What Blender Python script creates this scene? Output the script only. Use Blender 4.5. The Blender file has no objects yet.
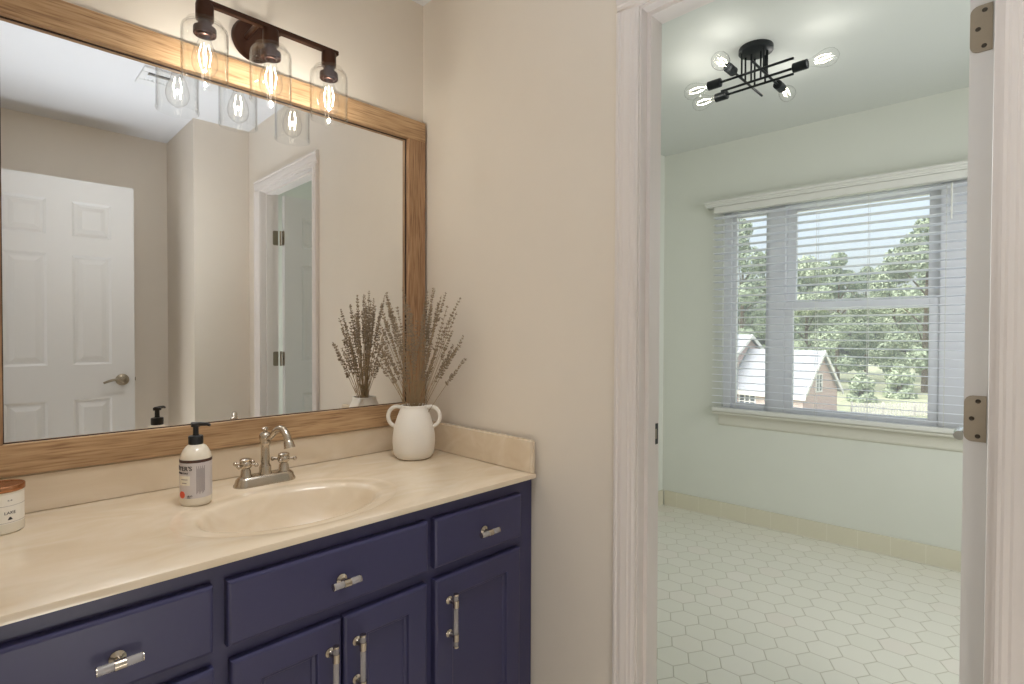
import bpy, bmesh, math, random
from mathutils import Vector, Matrix

C = bpy.context.scene.collection
PI = math.pi
R = math.radians
random.seed(7)

# ------------------------------------------------------------------ camera
scn = bpy.context.scene
yaw, pitch, roll = R(44.9134), R(-0.8879), R(0.2044)
F = Vector((math.cos(yaw) * math.cos(pitch), math.sin(yaw) * math.cos(pitch), math.sin(pitch)))
RT = Vector((math.sin(yaw), -math.cos(yaw), 0))
UP = RT.cross(F)
RT2 = RT * math.cos(roll) + UP * math.sin(roll)
UP2 = -RT * math.sin(roll) + UP * math.cos(roll)
cam_d = bpy.data.cameras.new('camera')
cam_d.sensor_width = 36
cam_d.lens = 539.174 * 36 / 1024
cam_d.clip_start = 0.02
cam_d.clip_end = 500
cam = bpy.data.objects.new('camera', cam_d)
C.objects.link(cam)
M4 = Matrix.Identity(4)
for i in range(3):
    M4[i][0], M4[i][1], M4[i][2] = RT2[i], UP2[i], -F[i]
M4[0][3], M4[1][3], M4[2][3] = -1.2218, -1.7014, 1.1985
cam.matrix_world = M4
scn.camera = cam

# ------------------------------------------------------------------ colour management, world, sun, added fill lights
vs = scn.view_settings
vs.view_transform = 'Standard'
vs.look = 'None'
vs.gamma = 1
vs.use_curve_mapping = False
vs.exposure = 0.06
cy = scn.cycles
cy.use_denoising = True
cy.max_bounces = 12
cy.diffuse_bounces = 6
cy.glossy_bounces = 6
cy.transmission_bounces = 8
cy.transparent_max_bounces = 40
cy.sample_clamp_indirect = 4
cy.blur_glossy = 0.3
cy.caustics_refractive = False

world = bpy.data.worlds.new('sky')
scn.world = world
world.use_nodes = True
wn = world.node_tree.nodes
wl = world.node_tree.links
wn.clear()
sky = wn.new('ShaderNodeTexSky')
sky.sky_type = 'NISHITA'
sky.sun_disc = False
sky.sun_elevation = R(52)
sky.sun_rotation = R(300)
sky.air_density = 1.0
sky.dust_density = 6.0
wbg = wn.new('ShaderNodeBackground')
wbg.inputs['Strength'].default_value = 0.46
wo = wn.new('ShaderNodeOutputWorld')
whz = wn.new('ShaderNodeMix')      # pale summer haze over the blue
whz.data_type = 'RGBA'
whz.inputs[0].default_value = .55
wbw = wn.new('ShaderNodeRGBToBW')
wl.new(sky.outputs[0], wbw.inputs[0])
wl.new(sky.outputs[0], whz.inputs[6])
wl.new(wbw.outputs[0], whz.inputs[7])
wl.new(whz.outputs[2], wbg.inputs[0])
wl.new(wbg.outputs[0], wo.inputs[0])

sd = bpy.data.lights.new('sun', 'SUN')
sd.energy = 1.7
sd.angle = R(0.6)
sd.color = (1, .95, .87)
so = bpy.data.objects.new('sun', sd)
C.objects.link(so)
so.rotation_euler = Vector((0.66, 0.42, -0.9)).to_track_quat('-Z', 'Y').to_euler()
so.location = (-5, 4, 9)


def area(name, loc, tgt, sx, sy, e, col):
    d = bpy.data.lights.new(name, 'AREA')
    d.shape = 'RECTANGLE'
    d.size, d.size_y = sx, sy
    d.energy = e
    d.color = col
    o = bpy.data.objects.new(name, d)
    C.objects.link(o)
    o.location = loc
    o.rotation_euler = (Vector(tgt) - Vector(loc)).to_track_quat('-Z', 'Y').to_euler()
    return o


H_LIGHT = 2.425
area('hall_fill', (-2.55, -1.75, 1.5), (-1.2, -1.6, 1.35), 1.5, 1.6, 11, (.94, .97, 1))  # unseen area light added in the hall to fill through the doorway
area('upward_fill', (-.70, -1.36, .35), (-.70, -1.37, 2.44), .6, .4, 5.0, (.86, .94, 1.03)).data.spread = R(66)  # unseen fill added low down to brighten the ceiling
area('vanity_down_fill', (-.72, -.96, H_LIGHT), (-.70, -.36, .6), .5, .28, 3.2, (.97, .99, 1)).data.spread = R(75)  # unseen fill added under the ceiling to brighten worktop and backsplash
area('bath_fill', (1.2, -2.2, 1.4), (1.25, 0, .8), 1.5, 1.3, 22, (.97, .98, 1))  # fill added in the hidden part of the bathroom
area('vanity_back_fill', (-.72, -.92, H_LIGHT), (-.80, -2.3, 1.1), .4, .2, 2.3, (1, .99, .96)).data.spread = R(90)  # unseen fill added to brighten the back wall and open door
area('low_fill', (-.95, -2.05, .30), (-.30, -.60, .55), .5, .3, 4.2, (1, .96, .90))  # unseen fill added for the cabinet fronts and lower wall
VAN_BULB_W = 1.3
BATH_BULB_W = .4

# ------------------------------------------------------------------ materials


def nt(name):
    m = bpy.data.materials.new(name)
    m.use_nodes = True
    n, l = m.node_tree.nodes, m.node_tree.links
    return m, n, l, n['Principled BSDF'], n['Material Output']


def lin(c):
    return tuple(((x / 255) / 12.92 if x / 255 <= .04045 else ((x / 255 + .055) / 1.055) ** 2.4) for x in c) + (1,)


def pm(name, rgb, rough=.5, metal=0, var=.06, scale=8, bump=0, bscale=200, coat=0, spec=None, stretch=None):
    """plain painted / metal surface with a light noise variation"""
    m, n, l, b, o = nt(name)
    c = lin(rgb)
    tc = n.new('ShaderNodeTexCoord')
    mp = n.new('ShaderNodeMapping')
    if stretch:
        mp.inputs['Scale'].default_value = stretch
    l.new(tc.outputs['Object'], mp.inputs[0])
    nz = n.new('ShaderNodeTexNoise')
    nz.inputs['Scale'].default_value = scale
    nz.inputs['Detail'].default_value = 4
    l.new(mp.outputs[0], nz.inputs['Vector'])
    mx = n.new('ShaderNodeMix')
    mx.data_type = 'RGBA'
    mx.inputs[6].default_value = tuple(x * (1 - var) for x in c[:3]) + (1,)
    mx.inputs[7].default_value = tuple(min(1, x * (1 + var)) for x in c[:3]) + (1,)
    l.new(nz.outputs[0], mx.inputs[0])
    l.new(mx.outputs[2], b.inputs['Base Color'])
    b.inputs['Roughness'].default_value = rough
    b.inputs['Metallic'].default_value = metal
    if coat:
        b.inputs['Coat Weight'].default_value = coat
        b.inputs['Coat Roughness'].default_value = .06
    if spec is not None:
        b.inputs['Specular IOR Level'].default_value = spec
    if bump:
        n2 = n.new('ShaderNodeTexNoise')
        n2.inputs['Scale'].default_value = bscale
        n2.inputs['Detail'].default_value = 3
        l.new(tc.outputs['Object'], n2.inputs['Vector'])
        bp = n.new('ShaderNodeBump')
        bp.inputs['Strength'].default_value = bump
        bp.inputs['Distance'].default_value = .002
        l.new(n2.outputs[0], bp.inputs['Height'])
        l.new(bp.outputs[0], b.inputs['Normal'])
    return m


def wood(name, axis, cols, scale=9):
    m, n, l, b, o = nt(name)
    tc = n.new('ShaderNodeTexCoord')
    mp = n.new('ShaderNodeMapping')
    s = [46, 46, 46]
    s[axis] = 2.2
    mp.inputs['Scale'].default_value = s
    l.new(tc.outputs['Object'], mp.inputs[0])
    nz = n.new('ShaderNodeTexNoise')
    nz.inputs['Scale'].default_value = scale * .5
    nz.inputs['Detail'].default_value = 6
    nz.inputs['Distortion'].default_value = .25
    l.new(mp.outputs[0], nz.inputs['Vector'])
    rp = n.new('ShaderNodeValToRGB')
    e = rp.color_ramp.elements
    e[0].position, e[0].color = .30, lin(cols[0])
    e[1].position, e[1].color = .72, lin(cols[2])
    k = e.new(.48)
    k.color = lin(cols[1])
    l.new(nz.outputs[0], rp.inputs[0])
    # broad darker boards / knots
    n3 = n.new('ShaderNodeTexNoise')
    n3.inputs['Scale'].default_value = 3.0
    mp2 = n.new('ShaderNodeMapping')
    s2 = [5, 5, 5]
    s2[axis] = 1.2
    mp2.inputs['Scale'].default_value = s2
    l.new(tc.outputs['Object'], mp2.inputs[0])
    l.new(mp2.outputs[0], n3.inputs['Vector'])
    rp2 = n.new('ShaderNodeValToRGB')
    rp2.color_ramp.elements[0].position = .35
    rp2.color_ramp.elements[0].color = (.74, .70, .66, 1)
    rp2.color_ramp.elements[1].position = .6
    rp2.color_ramp.elements[1].color = (1, 1, 1, 1)
    l.new(n3.outputs[0], rp2.inputs[0])
    mx = n.new('ShaderNodeMix')
    mx.data_type = 'RGBA'
    mx.blend_type = 'MULTIPLY'
    mx.inputs[0].default_value = .8
    l.new(rp.outputs[0], mx.inputs[6])
    l.new(rp2.outputs[0], mx.inputs[7])
    l.new(mx.outputs[2], b.inputs['Base Color'])
    b.inputs['Roughness'].default_value = .55
    bp = n.new('ShaderNodeBump')
    bp.inputs['Strength'].default_value = .25
    bp.inputs['Distance'].default_value = .002
    l.new(nz.outputs[0], bp.inputs['Height'])
    l.new(bp.outputs[0], b.inputs['Normal'])
    return m


def thin_glass(name, tint=(.97, .98, .98), blend=.12, rough=.02, edge=(1, 1, 1), rim=.35):
    m, n, l, b, o = nt(name)
    n.remove(b)
    tr = n.new('ShaderNodeBsdfTransparent')
    tr.inputs[0].default_value = tint + (1,)
    gl = n.new('ShaderNodeBsdfGlossy')
    gl.inputs['Roughness'].default_value = rough
    gl.inputs['Color'].default_value = edge + (1,)
    # reflectance rises towards grazing angles, the same from both sides of the sheet
    lw = n.new('ShaderNodeLayerWeight')
    lw.inputs[0].default_value = .5
    pw = math_node(n, l, 'POWER', lw.outputs['Facing'], 5.0)
    fc = math_node(n, l, 'ADD', math_node(n, l, 'MULTIPLY', pw, blend * 4), .035)
    mx = n.new('ShaderNodeMixShader')
    l.new(fc, mx.inputs[0])
    # the sheet looks thicker, so darker, towards its rims
    cm = n.new('ShaderNodeMix')
    cm.data_type = 'RGBA'
    cm.inputs[6].default_value = tint + (1,)
    cm.inputs[7].default_value = tuple(x * rim for x in tint) + (1,)
    l.new(math_node(n, l, 'POWER', lw.outputs['Facing'], 6.0), cm.inputs[0])
    l.new(cm.outputs[2], tr.inputs[0])
    l.new(tr.outputs[0], mx.inputs[1])
    l.new(gl.outputs[0], mx.inputs[2])
    l.new(mx.outputs[0], o.inputs[0])
    return m


def emis(name, rgb, st):
    m, n, l, b, o = nt(name)
    b.inputs['Base Color'].default_value = (.8, .7, .5, 1)
    b.inputs['Emission Color'].default_value = tuple(rgb) + (1,)
    b.inputs['Emission Strength'].default_value = st
    return m


def acrylic_mat():
    m, n, l, b, o = nt('clear_acrylic')
    b.inputs['Base Color'].default_value = (.62, .58, .55, 1)
    b.inputs['Roughness'].default_value = .08
    b.inputs['Alpha'].default_value = .42
    return m


def blind_mat():
    """thin white slats that let a little light through"""
    m, n, l, b, o = nt('blind_slat_white')
    b.inputs['Base Color'].default_value = lin((243, 245, 249))
    b.inputs['Roughness'].default_value = .45
    tl = n.new('ShaderNodeBsdfTranslucent')
    tl.inputs[0].default_value = lin((236, 239, 246))
    mx = n.new('ShaderNodeMixShader')
    mx.inputs[0].default_value = .3
    l.new(b.outputs[0], mx.inputs[1])
    l.new(tl.outputs[0], mx.inputs[2])
    l.new(mx.outputs[0], o.inputs[0])
    return m


def pane_mat():
    """window glass with a slight milky haze mixed into the pane"""
    m = thin_glass('window_pane', (.95, .97, .97), .05, .0)
    n, l = m.node_tree.nodes, m.node_tree.links
    out = n['Material Output']
    glass = out.inputs[0].links[0].from_socket
    tl = n.new('ShaderNodeBsdfTranslucent')  # translucent haze mixed in to soften the view outside
    tl.inputs[0].default_value = (.80, .84, .86, 1)
    nz = n.new('ShaderNodeTexNoise')
    nz.inputs['Scale'].default_value = 40
    mr = n.new('ShaderNodeMapRange')
    mr.inputs['To Min'].default_value = .07
    mr.inputs['To Max'].default_value = .11
    l.new(nz.outputs[0], mr.inputs[0])
    mx = n.new('ShaderNodeMixShader')
    l.new(mr.outputs[0], mx.inputs[0])
    l.new(glass, mx.inputs[1])
    l.new(tl.outputs[0], mx.inputs[2])
    l.new(mx.outputs[0], out.inputs[0])
    return m


def mirror_mat():
    m, n, l, b, o = nt('mirror_silver')
    b.inputs['Base Color'].default_value = (.93, .94, .94, 1)
    b.inputs['Metallic'].default_value = 1
    b.inputs['Roughness'].default_value = 0.0
    return m


def math_node(n, l, op, a, b=None):
    k = n.new('ShaderNodeMath')
    k.operation = op
    for i, v in enumerate((a, b)):
        if v is None:
            continue
        if isinstance(v, (int, float)):
            k.inputs[i].default_value = v
        else:
            l.new(v, k.inputs[i])
    return k.outputs[0]


def hex_mat(w, cx, cyy):
    """hexagon tiles, flat to flat w along x, points along y"""
    m, n, l, b, o = nt('hexagon_tile')
    tc = n.new('ShaderNodeTexCoord')
    sp = n.new('ShaderNodeSeparateXYZ')
    l.new(tc.outputs['Object'], sp.inputs[0])
    A = lambda op, a, bb=None: math_node(n, l, op, a, bb)
    px = A('ADD', A('DIVIDE', A('SUBTRACT', sp.outputs[0], cx), w), 200.0)
    py = A('ADD', A('DIVIDE', A('SUBTRACT', sp.outputs[1], cyy), w), 200 * math.sqrt(3))
    s3 = math.sqrt(3)

    def cell(ox, oy):
        gx = A('SUBTRACT', A('MODULO', A('ADD', px, ox), 1.0), .5)
        gy = A('SUBTRACT', A('MODULO', A('ADD', py, oy), s3), s3 / 2)
        return gx, gy
    ax, ay = cell(.5, s3 / 2)
    bx, by = cell(1.0, s3)
    da = A('ADD', A('MULTIPLY', ax, ax), A('MULTIPLY', ay, ay))
    db = A('ADD', A('MULTIPLY', bx, bx), A('MULTIPLY', by, by))
    sel = A('LESS_THAN', da, db)
    inv = A('SUBTRACT', 1.0, sel)
    gx = A('ADD', A('MULTIPLY', ax, sel), A('MULTIPLY', bx, inv))
    gy = A('ADD', A('MULTIPLY', ay, sel), A('MULTIPLY', by, inv))
    hx = A('ABSOLUTE', gx)
    hy = A('ABSOLUTE', gy)
    d = A('MAXIMUM', hx, A('ADD', A('MULTIPLY', hx, .5), A('MULTIPLY', hy, s3 / 2)))
    idx = A('SUBTRACT', px, gx)
    idy = A('SUBTRACT', py, gy)
    cb = n.new('ShaderNodeCombineXYZ')
    l.new(A('ROUND', A('MULTIPLY', idx, 2.0)), cb.inputs[0])
    l.new(A('ROUND', A('MULTIPLY', idy, 4.0)), cb.inputs[1])
    wnz = n.new('ShaderNodeTexWhiteNoise')
    wnz.noise_dimensions = '3D'
    l.new(cb.outputs[0], wnz.inputs['Vector'])
    rp = n.new('ShaderNodeValToRGB')
    rp.color_ramp.interpolation = 'LINEAR'
    e = rp.color_ramp.elements
    e[0].position, e[0].color = 0, lin((220, 219, 207))
    e[1].position, e[1].color = 1, lin((226, 224, 214))
    k = e.new(.92)
    k.color = lin((223, 221, 210))
    k = e.new(.96)
    k.color = lin((222, 216, 206))
    l.new(wnz.outputs[0], rp.inputs[0])
    grout = A('SMOOTH_MIN', 1.0, 1.0)
    mr = n.new('ShaderNodeMapRange')
    mr.inputs['From Min'].default_value = .481
    mr.inputs['From Max'].default_value = .490
    l.new(d, mr.inputs[0])
    mx = n.new('ShaderNodeMix')
    mx.data_type = 'RGBA'
    l.new(mr.outputs[0], mx.inputs[0])
    l.new(rp.outputs[0], mx.inputs[6])
    mx.inputs[7].default_value = lin((176, 171, 155))
    l.new(mx.outputs[2], b.inputs['Base Color'])
    mr2 = n.new('ShaderNodeMapRange')
    mr2.inputs['To Min'].default_value = .22
    mr2.inputs['To Max'].default_value = .8
    l.new(mr.outputs[0], mr2.inputs[0])
    l.new(mr2.outputs[0], b.inputs['Roughness'])
    bp = n.new('ShaderNodeBump')
    bp.inputs['Strength'].default_value = .5
    bp.inputs['Distance'].default_value = .0015
    bp.invert = True
    mr3 = n.new('ShaderNodeMapRange')
    mr3.inputs['From Min'].default_value = .455
    mr3.inputs['From Max'].default_value = .49
    l.new(d, mr3.inputs[0])
    l.new(mr3.outputs[0], bp.inputs['Height'])
    l.new(bp.outputs[0], b.inputs['Normal'])
    return m


def tile_strip_mat(axis, pitch):
    m, n, l, b, o = nt('base_tile')
    tc = n.new('ShaderNodeTexCoord')
    sp = n.new('ShaderNodeSeparateXYZ')
    l.new(tc.outputs['Object'], sp.inputs[0])
    f = math_node(n, l, 'FRACT', math_node(n, l, 'ADD', math_node(n, l, 'DIVIDE', sp.outputs[axis], pitch), 50.3))
    j = math_node(n, l, 'LESS_THAN', f, .014)
    bl = math_node(n, l, 'LESS_THAN', sp.outputs[2], .006)
    jj = math_node(n, l, 'MAXIMUM', j, bl)
    mx = n.new('ShaderNodeMix')
    mx.data_type = 'RGBA'
    l.new(jj, mx.inputs[0])
    mx.inputs[6].default_value = lin((212, 207, 187))
    mx.inputs[7].default_value = lin((224, 220, 204))
    l.new(mx.outputs[2], b.inputs['Base Color'])
    b.inputs['Roughness'].default_value = .25
    return m


def marble_mat():
    m, n, l, b, o = nt('cultured_marble')
    tc = n.new('ShaderNodeTexCoord')
    mp = n.new('ShaderNodeMapping')
    mp.inputs['Scale'].default_value = (1.6, 3.2, 3)
    mp.inputs['Rotation'].default_value = (0, 0, .35)
    l.new(tc.outputs['Object'], mp.inputs[0])
    nz = n.new('ShaderNodeTexNoise')
    nz.inputs['Scale'].default_value = 2.6
    nz.inputs['Detail'].default_value = 7
    nz.inputs['Distortion'].default_value = 1.6
    l.new(mp.outputs[0], nz.inputs['Vector'])
    rp = n.new('ShaderNodeValToRGB')
    e = rp.color_ramp.elements
    e[0].position, e[0].color = .30, lin((214, 195, 168))
    e[1].position, e[1].color = .72, lin((226, 211, 190))
    k = e.new(.5)
    k.color = lin((219, 202, 177))
    l.new(nz.outputs[0], rp.inputs[0])
    l.new(rp.outputs[0], b.inputs['Base Color'])
    b.inputs['Roughness'].default_value = .22
    b.inputs['Coat Weight'].default_value = .3
    b.inputs['Coat Roughness'].default_value = .08
    return m


def brick_mat():
    m, n, l, b, o = nt('pink_brick')
    tc = n.new('ShaderNodeTexCoord')
    br = n.new('ShaderNodeTexBrick')
    br.inputs['Color1'].default_value = lin((176, 148, 142))
    br.inputs['Color2'].default_value = lin((186, 160, 153))
    br.inputs['Mortar'].default_value = lin((200, 188, 182))
    br.inputs['Scale'].default_value = 4
    mp = n.new('ShaderNodeMapping')
    mp.inputs['Rotation'].default_value = (PI / 2, 0, 0)
    l.new(tc.outputs['Object'], mp.inputs[0])
    l.new(mp.outputs[0], br.inputs[0])
    l.new(br.outputs[0], b.inputs['Base Color'])
    b.inputs['Roughness'].default_value = .9
    return m


def foliage_mat(name, c1, c2):
    m, n, l, b, o = nt(name)
    tc = n.new('ShaderNodeTexCoord')
    nz = n.new('ShaderNodeTexNoise')
    nz.inputs['Scale'].default_value = 1.6
    nz.inputs['Detail'].default_value = 5
    l.new(tc.outputs['Object'], nz.inputs['Vector'])
    mx = n.new('ShaderNodeMix')
    mx.data_type = 'RGBA'
    mx.inputs[6].default_value = lin(c1)
    mx.inputs[7].default_value = lin(c2)
    l.new(nz.outputs[0], mx.inputs[0])
    l.new(mx.outputs[2], b.inputs['Base Color'])
    b.inputs['Roughness'].default_value = .7
    return m


MAT = dict(
    wall=pm('beige_wall_paint', (224, 215, 202), .6, var=.02, bump=.08, bscale=350),
    wall_bath=pm('pale_green_wall_paint', (214, 216, 207), .6, var=.02, bump=.08, bscale=350),
    ceiling=pm('ceiling_paint', (226, 226, 228), .8, var=.01, bump=.1, bscale=300),
    ceiling_bath=pm('bath_ceiling_paint', (208, 211, 206), .7, var=.01, bump=.1, bscale=300),
    trim=pm('white_trim_paint', (222, 215, 210), .4, var=.02),
    door=pm('white_door_paint', (214, 212, 209), .4, var=.01),
    window=pm('white_vinyl', (225, 226, 228), .35, var=.01),
    blind=pm('blind_white', (216, 216, 210), .45, var=.02),
    navy=pm('navy_paint', (57, 56, 90), .38, var=.04, bump=.06, bscale=90),
    nickel=pm('brushed_nickel', (196, 186, 172), .24, 1, var=.05, scale=60),
    darknickel=pm('satin_nickel', (150, 139, 122), .4, 1, var=.06, scale=60),
    bronze=pm('oil_rubbed_bronze', (66, 42, 30), .36, .75, var=.15, scale=20),
    black=pm('matte_black_metal', (30, 34, 36), .42, .4, var=.1, scale=20),
    chrome=pm('polished_chrome', (225, 225, 224), .08, 1, var=.02),
    screw=pm('screw_head', (70, 64, 56), .35, 1),
    woodx=wood('light_oak_along', 0, ((142, 108, 76), (182, 147, 108), (200, 168, 130))),
    woodz=wood('light_oak_upright', 2, ((122, 88, 62), (164, 127, 92), (188, 153, 118))),
    mirror=mirror_mat(),
    gap_shade=pm('frame_gap_shade', (46, 28, 20), .8),
    marble=marble_mat(),
    ceramic=pm('white_stoneware', (232, 226, 216), .55, var=.03, bump=.15, bscale=120),
    stem=pm('dried_stem', (160, 138, 106), .8, var=.2, scale=30),
    bud=pm('dried_lavender_bud', (146, 130, 110), .85, var=.35, scale=90),  # dark sheet standing in for the shade inside the slots
    shade=thin_glass('clear_shade_glass', (.985, .99, .99), .16, .015),
    bulb=thin_glass('clear_bulb_glass', (.985, .985, .98), .12, .02),
    pane=pane_mat(),
    acrylic=acrylic_mat(),
    filament=emis('glowing_filament', (1, .9, .74), 14),
    bottle=pm('milky_bottle', (226, 216, 198), .3, var=.02, coat=.4),
    blackplastic=pm('black_plastic', (20, 20, 22), .35, var=.1),
    label=pm('lilac_label', (200, 192, 190), .5, var=.03),
    labelbox=pm('cream_label_box', (226, 218, 200), .5, var=.02),
    brown=pm('brown_band', (66, 38, 30), .5),
    orange=pm('orange_spot', (226, 86, 52), .5),
    ink=pm('dark_ink', (40, 36, 40), .6),
    greyink=pm('grey_ink', (140, 130, 128), .6),
    copper=pm('copper_lid', (182, 130, 94), .26, .95, var=.1, scale=30),
    candle=pm('cream_candle_glass', (226, 218, 200), .3, var=.02, coat=.4),
    paper=pm('white_paper_label', (236, 230, 218), .6, var=.01),
    hex=hex_mat(.1115, .726, -.722),
    basefar=tile_strip_mat(1, .152),
    baseside=tile_strip_mat(0, .152),
    brick=brick_mat(),
    roof=pm('pale_shingles', (150, 153, 160), .8, var=.06, scale=3),
    roofdark=pm('grey_flashing', (120, 124, 130), .7),
    fascia=pm('white_fascia', (226, 224, 220), .6),
    darkglass=pm('dark_window_glass', (70, 76, 84), .1, spec=.8),
    grass=pm('lawn_grass', (164, 167, 138), .95, var=.25, scale=.6),
    fence=pm('weathered_fence', (200, 196, 190), .9, var=.1, scale=2),
    bark=pm('tree_bark', (86, 74, 62), .9, var=.2),
    leaf1=foliage_mat('mid_green_leaves', (116, 130, 110), (172, 184, 156)),
    leaf2=foliage_mat('light_green_leaves', (134, 148, 122), (186, 196, 168)),
    leaf3=foliage_mat('dark_green_leaves', (102, 117, 102), (164, 176, 148)),
    slat=blind_mat(),
    sill=pm('cream_sill_paint', (212, 210, 198), .45, var=.01),
    vent=pm('vent_white', (226, 226, 226), .5),
    ventdark=pm('vent_shadow_gap', (60, 60, 62), .8),
    vinylfloor=pm('plain_vinyl_floor', (228, 220, 208), .5, var=.05),
    hall=pm('hall_wall_paint', (222, 212, 198), .7, var=.02),
)

# ------------------------------------------------------------------ mesh helpers


def box(bm, x0, x1, y0, y1, z0, z1, bev=0, seg=2):
    vs_ = [bm.verts.new((x, y, z)) for z in (min(z0, z1), max(z0, z1)) for y in (min(y0, y1), max(y0, y1)) for x in (min(x0, x1), max(x0, x1))]
    fs = [(0, 2, 3, 1), (4, 5, 7, 6), (0, 1, 5, 4), (2, 6, 7, 3), (0, 4, 6, 2), (1, 3, 7, 5)]
    faces = [bm.faces.new([vs_[i] for i in f]) for f in fs]
    if bev:
        es = list({e for f in faces for e in f.edges})
        bmesh.ops.bevel(bm, geom=es, offset=bev, segments=seg, affect='EDGES', clamp_overlap=True)


def frust(bm, a, ya, b, yb):
    """rectangle a=(x0,x1,z0,z1) at y=ya blending to rectangle b at y=yb (closed solid)"""
    def q(r, y):
        return [bm.verts.new(p) for p in ((r[0], y, r[2]), (r[1], y, r[2]), (r[1], y, r[3]), (r[0], y, r[3]))]
    A_, B_ = q(a, ya), q(b, yb)
    bm.faces.new(A_)
    bm.faces.new(B_[::-1])
    for i in range(4):
        j = (i + 1) % 4
        bm.faces.new((A_[j], A_[i], B_[i], B_[j]))


def frame_of(d):
    d = d.normalized()
    a = Vector((0, 0, 1)) if abs(d.z) < .9 else Vector((1, 0, 0))
    u = d.cross(a).normalized()
    return u, d.cross(u).normalized()


def tube(bm, pts, rad, seg=10, cap=True):
    pts = [Vector(p) for p in pts]
    if not isinstance(rad, (list, tuple)):
        rad = [rad] * len(pts)
    rings = []
    u = None
    for i, p in enumerate(pts):
        d = (pts[min(i + 1, len(pts) - 1)] - pts[max(i - 1, 0)]).normalized()
        if u is None:
            u, v = frame_of(d)
        else:
            u = (u - d * u.dot(d)).normalized()
            v = d.cross(u).normalized()
        rings.append([bm.verts.new(p + (u * math.cos(2 * PI * k / seg) + v * math.sin(2 * PI * k / seg)) * rad[i]) for k in range(seg)])
    for a, b in zip(rings, rings[1:]):
        for k in range(seg):
            bm.faces.new((a[k], a[(k + 1) % seg], b[(k + 1) % seg], b[k]))
    if cap:
        bm.faces.new(rings[0][::-1])
        bm.faces.new(rings[-1])


def lathe(bm, prof, seg=32, org=(0, 0, 0), axis=(0, 0, 1), cap0=True, cap1=True):
    """profile [(r, h)] turned about axis through org"""
    org = Vector(org)
    ax = Vector(axis).normalized()
    u, v = frame_of(ax)
    rings = []
    for r, h in prof:
        if r < 1e-6:
            rings.append([bm.verts.new(org + ax * h)])
        else:
            rings.append([bm.verts.new(org + ax * h + (u * math.cos(2 * PI * k / seg) + v * math.sin(2 * PI * k / seg)) * r) for k in range(seg)])
    for a, b in zip(rings, rings[1:]):
        for k in range(seg):
            k2 = (k + 1) % seg
            if len(a) == 1 and len(b) == 1:
                continue
            if len(a) == 1:
                bm.faces.new((a[0], b[k2], b[k]))
            elif len(b) == 1:
                bm.faces.new((a[k], a[k2], b[0]))
            else:
                bm.faces.new((a[k], a[k2], b[k2], b[k]))
    if cap0 and len(rings[0]) > 1:
        bm.faces.new(rings[0][::-1])
    if cap1 and len(rings[-1]) > 1:
        bm.faces.new(rings[-1])


def prism(bm, poly, axis, a, b):
    """extrude a 2d polygon along axis ('x','y','z') from a to b"""
    def P(p, t):
        return {'x': (t, p[0], p[1]), 'y': (p[0], t, p[1]), 'z': (p[0], p[1], t)}[axis]
    A_ = [bm.verts.new(P(p, a)) for p in poly]
    B_ = [bm.verts.new(P(p, b)) for p in poly]
    bm.faces.new(A_)
    bm.faces.new(B_[::-1])
    for i in range(len(poly)):
        j = (i + 1) % len(poly)
        bm.faces.new((A_[i], B_[i], B_[j], A_[j]))


def sphere(bm, c, r, sc=(1, 1, 1), seg=12, rings=8):
    prof = [(r * math.sin(PI * i / rings), -r * math.cos(PI * i / rings)) for i in range(rings + 1)]
    n0 = len(bm.verts)
    lathe(bm, prof, seg)
    bm.verts.ensure_lookup_table()
    for vv in bm.verts[n0:]:
        vv.co = Vector((vv.co.x * sc[0] + c[0], vv.co.y * sc[1] + c[1], vv.co.z * sc[2] + c[2]))


class B:
    """collects geometry for one mesh, several material slots"""

    def __init__(self):
        self.bm = bmesh.new()
        self.mats = []
        self.n = 0

    def m(self, mat):
        """faces added since the last call get this material"""
        if mat not in self.mats:
            self.mats.append(mat)
        i = self.mats.index(mat)
        self.bm.faces.ensure_lookup_table()
        for f in self.bm.faces[self.n:]:
            f.material_index = i
        self.n = len(self.bm.faces)
        return self


def obj(name, bm, mat=None, parent=None, smooth=None, label=None):
    if isinstance(bm, B):
        mats = bm.mats
        bm = bm.bm
    else:
        mats = [mat]
    bmesh.ops.recalc_face_normals(bm, faces=bm.faces)
    me = bpy.data.meshes.new(name)
    bm.to_mesh(me)
    bm.free()
    for mt in mats:
        me.materials.append(mt)
    if smooth is not None:
        for p in me.polygons:
            p.use_smooth = True
        me.set_sharp_from_angle(angle=R(smooth))
    o = bpy.data.objects.new(name, me)
    C.objects.link(o)
    if parent:
        o.parent = parent
    if label:
        o['label'] = label
    return o


def tag(o, label=None, cat=None, group=None, kind=None):
    if label:
        o['label'] = label
    if cat:
        o['category'] = cat
    if group:
        o['group'] = group
    if kind:
        o['kind'] = kind
    return o


def thing(name, label, cat, loc=(0, 0, 0), rz=0, group=None, kind=None):
    o = bpy.data.objects.new(name, None)
    C.objects.link(o)
    o.empty_display_size = .05
    o.location = loc
    o.rotation_euler = (0, 0, rz)
    return tag(o, label, cat, group, kind)


def struct(name, bm, mat=None, parent=None, smooth=None):
    o = obj(name, bm, mat, parent, smooth)
    if not parent:
        o['kind'] = 'structure'
    return o


def new():
    return bmesh.new()


def copy_tree(o, parent=None):
    c = o.copy()
    C.objects.link(c)
    if parent:
        c.parent = parent
    for ch in o.children:
        copy_tree(ch, c)
    return c


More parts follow.
